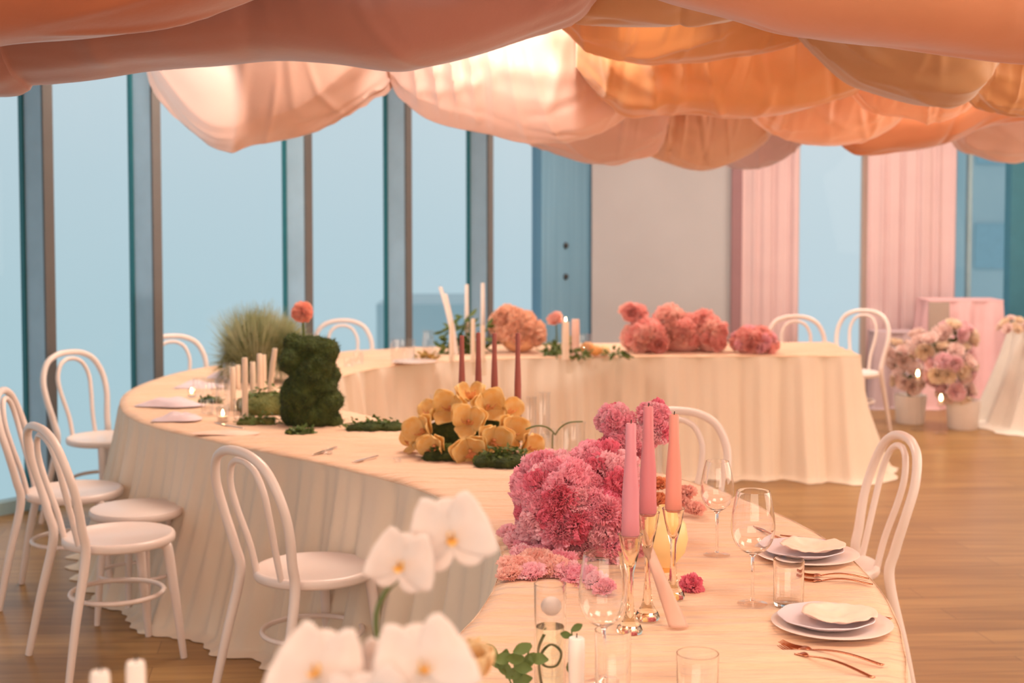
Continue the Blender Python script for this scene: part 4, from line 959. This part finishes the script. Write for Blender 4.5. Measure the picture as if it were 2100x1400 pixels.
heap(470, 890, .14, .05, .012, 'flat peach napkin on the near edge left of the front chair back', m_nap, 11)

# ------------------------------------------------------------------ things on the back arm
m_wt = cmat('wax_white', (246,232,224))
for i, (px, pt, pb, lx, Y, w_) in enumerate(((903, 588, 690, .10, 8.9, 'leftmost, leaning left and broken looking'), (913, 602, 680, .07, 8.95, 'second from left, leaning beside the first'), (957, 583, 735, .0, 9.1, 'third, upright behind the leaves'), (990, 580, 735, .0, 9.1, 'rightmost, upright over the leaves'))):
    top = atd(px, pt, Y); b = Vector((top.x+lx, Y, TT)); taper(b+Vector((0, 0, .0)), top.z-TT, .016, .012, m_wt, 'tall white taper on the back arm, %s' % w_, lean=(-lx, 0))
for px, py, h, w_ in ((926, 742, .24, 'left, standing before the leaning tall ones'), (970, 742, .26, 'middle, before the green leaves'), (990, 742, .22, 'right, before the green leaves')):
    taper(at(px, py, TT), h, .015, .012, m_iv, 'short ivory taper on the back arm front edge, %s' % w_)
taper(at(1160, 737, TT), .23, .024, .022, m_iv, 'lit cream pillar candle between the peach mound and the coral carnations', name='pillar_candle', foot=1, flame=True)
taper(at(1180, 730, TT), .23, .026, .024, cmat('wax_blush', (240,196,180)), 'unlit blush pillar candle right behind the lit one', name='pillar_candle', foot=1)
q = at(1142, 736, TT); t = thing('stem_flower', q, 'small pink bloom on a stem just left of the lit pillar candle', 'flower')
a = atd(1140, 657, q.y)-q; MB().tube([(0, 0, 0), (0, .01, a.z*.5), tuple(a)], .004, 7, 4).build('stem', m_stem, t); bloom(CM['salmon'][0], t, a, (-.3, -.5, .6), .10, 'bloom')
for px, py, h, r_, lab in ((826, 742, .14, .075, 'wide clear glass bowl on the back arm right of the chair loop'), (878, 733, .17, .035, 'clear tumbler on the back arm left of the leaning tapers'), (1197, 730, .14, .045, 'clear glass on the back arm right of the pillar candles'), (735, 745, .07, .03, 'small clear glass on the back arm before the chair loop'), (715, 752, .05, .03, 'tiny clear glass left on the back arm beside the topiary')):
    tumbler(at(px, py, TT), h, r_, lab, m_glt)
q = at(850, 744, TT); t = thing('dinner_plate', q, 'white plate on the back arm front edge left of the leaning tapers', 'plate'); plate_lathe(.13, .012).build('plate', m_plate, t)

# ------------------------------------------------------------------ far right corner
rt = thing('round_table', (4.62, 10.9, 0), 'round table hidden under the white cloth at the far right', 'table')
MB().lathe([(0, .70), (.74, .70), (.74, .735), (0, .735)], 48).build('tabletop', m_wood, rt); MB().lathe([(0, 0), (.3, 0), (.3, .03), (.04, .06), (.04, .70), (0, .70)], 20).build('pedestal', m_wood, rt)
rc = thing('tablecloth', (4.62, 10.9, 0), 'white cloth puddling on the floor over the far right round table', 'tablecloth')
m_wc = mat('white_cloth', (240,228,216), .8, trans=.1)
skirt([(4.62+.76*math.cos(a), 10.9+.76*math.sin(a)) for a in np.linspace(0, 2*PI, 65)[:-1]], 4.62, 10.9, m_wc, rc, H=.745, flare=.22, seed=8, dens=110, puddle=.12)
MB().lathe([(0, .746), (.5, .747), (.765, .744)], 60).build('top_cloth', m_wc, rc)
# roses
def rose_mesh(seed, m, nm):
    rr = random.Random(seed); mb = MB()
    for k, (el, n, ln) in enumerate(((20, 6, .5), (42, 5, .48), (62, 5, .44), (78, 4, .38), (86, 3, .32))):
        for i in range(n): petal(mb, ln, .30, Matrix.Rotation(2*PI*(i+rr.random()*.3)/n+k, 4, 'Z') @ Matrix.Rotation(R(el), 4, 'X'), cup=.7, ruf=.03, nu=6, nv=7, seed=i, roll=.3)
    return mesh_of(mb, nm, m)
RP = [rose_mesh(1, carn_mat('rose_pink', (250,222,224), (248,208,214)), 'rose_pink'), rose_mesh(2, carn_mat('rose_blush', (252,234,228), (250,224,218)), 'rose_blush')]
RW = [rose_mesh(3, carn_mat('rose_cream', (252,238,220), (248,226,204)), 'rose_cream'), RP[1]]
def pot_of_roses(x, y, pr, ph, lab, ells, meshes, seed, size=.15):
    t = thing('rose_arrangement', (x, y, 0), lab, 'flower arrangement')
    MB().lathe([(0, 0), (pr*.82, 0), (pr*.86, .01), (pr, ph), (pr-.01, ph), (pr*.8, ph*.85), (0, ph*.84)], 32).build('pot', mat('white_pot', (240,228,222), .4), t)
    bs = Vector((x, y, 0)); E = far_ells(bs, ells); rr = random.Random(seed); pts = mound(t, E, meshes, size, .085, name='rose', core=None, maxn=60, seed=seed, facing=.4, low=-.7)
    lf_ = MB(); st2 = MB()
    for e in E: leaf_clump(lf_, (e[0], e[1], e[2]-e[5]*.5), 22, (e[3], e[4], e[5]*1.3), .07, seed, hz=1)
    for p, _ in pts[::2]: st2.tube([(0, 0, ph*.8), (p.x*.5, p.y*.5, (ph+p.z)/2), tuple(p)], .005, 6, 3)
    lf_.build('foliage', m_leaf, t, merge=False); st2.build('stem', m_stem, t, merge=False)
pot_of_roses(3.10, 11.0, .125, .22, 'cream roses in a white pot on the floor in front of the lavender plinth', [(1850, 730, 11.0, 26, .10, 30), (1865, 775, 10.95, 30, .10, 26)], RW, 31)
pot_of_roses(3.42, 10.72, .13, .22, 'big pink rose cascade in a white pot left of the far right cloth', [(1905, 705, 10.75, 34, .12, 26), (1960, 690, 10.75, 36, .12, 28), (1950, 750, 10.7, 50, .15, 50), (1965, 800, 10.7, 32, .12, 26)], RP+[RW[0]], 32)
b0 = Vector((4.15, 10.6, .75))
t = thing('flower_arrangement', b0, 'airy white and blush flowers on the far right round table', 'flower arrangement')
mound(t, far_ells(b0, [(2085, 680, 10.6, 34, .12, 30), (2120, 700, 10.6, 40, .14, 34)]), RW, .09, .07, name='rose', core=None, maxn=40, seed=33)
leaf_clump(MB(), (0.02, 0, .02), 80, (.18, .12, .2), .05, 9, hz=1).build('foliage', m_leaf, t, merge=False)
MB().lathe([(0, .003), (.07, .003), (.08, .08), (.07, .08), (0, .06)], 20).build('bowl', mat('white_pot', (240,228,222), .4), t)
for x, y, h, lab in ((3.045, 10.62, .38, 'lit candle on a slim stand before the cream roses'), (3.17, 10.45, .22, 'lit candle on a lower slim stand between the two rose pots')):
    t = thing('candle_stand', (x, y, 0), lab, 'candle'); MB().lathe([(0, 0), (.05, 0), (.05, .008), (.008, .02), (.008, h-.02), (.03, h-.012), (.03, h), (0, h)], 16).build('stand', m_glt, t)
    MB().lathe([(0, h), (.016, h), (.016, h+.03), (0, h+.03)], 12).build('wax', m_iv, t); MB().lathe([(0, 0), (.008, .005), (.012, .018), (.008, .034), (0, .05)], 10).build('flame', m_flame, t).location = (0, 0, h+.03)
# pleated plinth
def plinth(x, y, wx, wy, h, lab, m, m2=None, seed=3, flare=.03):
    t = thing('draped_plinth', (x, y, 0), lab, 'plinth')
    poly = [(x-wx, y-wy), (x+wx, y-wy), (x+wx, y+wy), (x-wx, y+wy)]
    MB().box((0, 0, h/2), (2*wx-.06, 2*wy-.06, h-.02)).build('core', m_wood, t, smooth=False)
    skirt(poly, x, y, m, t, H=h, flare=flare, seed=seed, dens=170, low=.006, puddle=.01)
    MB().box((0, 0, h-.004), (2*wx+.01, 2*wy+.01, .012)).build('top', m, t, smooth=False)
    return t
px_ = plinth(3.77, 11.95, .31, .16, .90, 'pink pleated cloth plinth in the far right corner, taller of two', mat('pleat_pink', (234,190,192), .8, (230,184,186)), flare=.10)
MB().box((-.24, -.22, .66), (.17, .012, .46)).build('side_panel', mat('taupe_panel', (178,156,144), .7), px_, smooth=False)['label'] = 'taupe flat panel'
plinth(3.18, 11.85, .17, .12, .64, 'dusky lavender draped plinth behind the cream roses, shorter of two', mat('pleat_lavender', (196,172,178), .8), flare=.03)
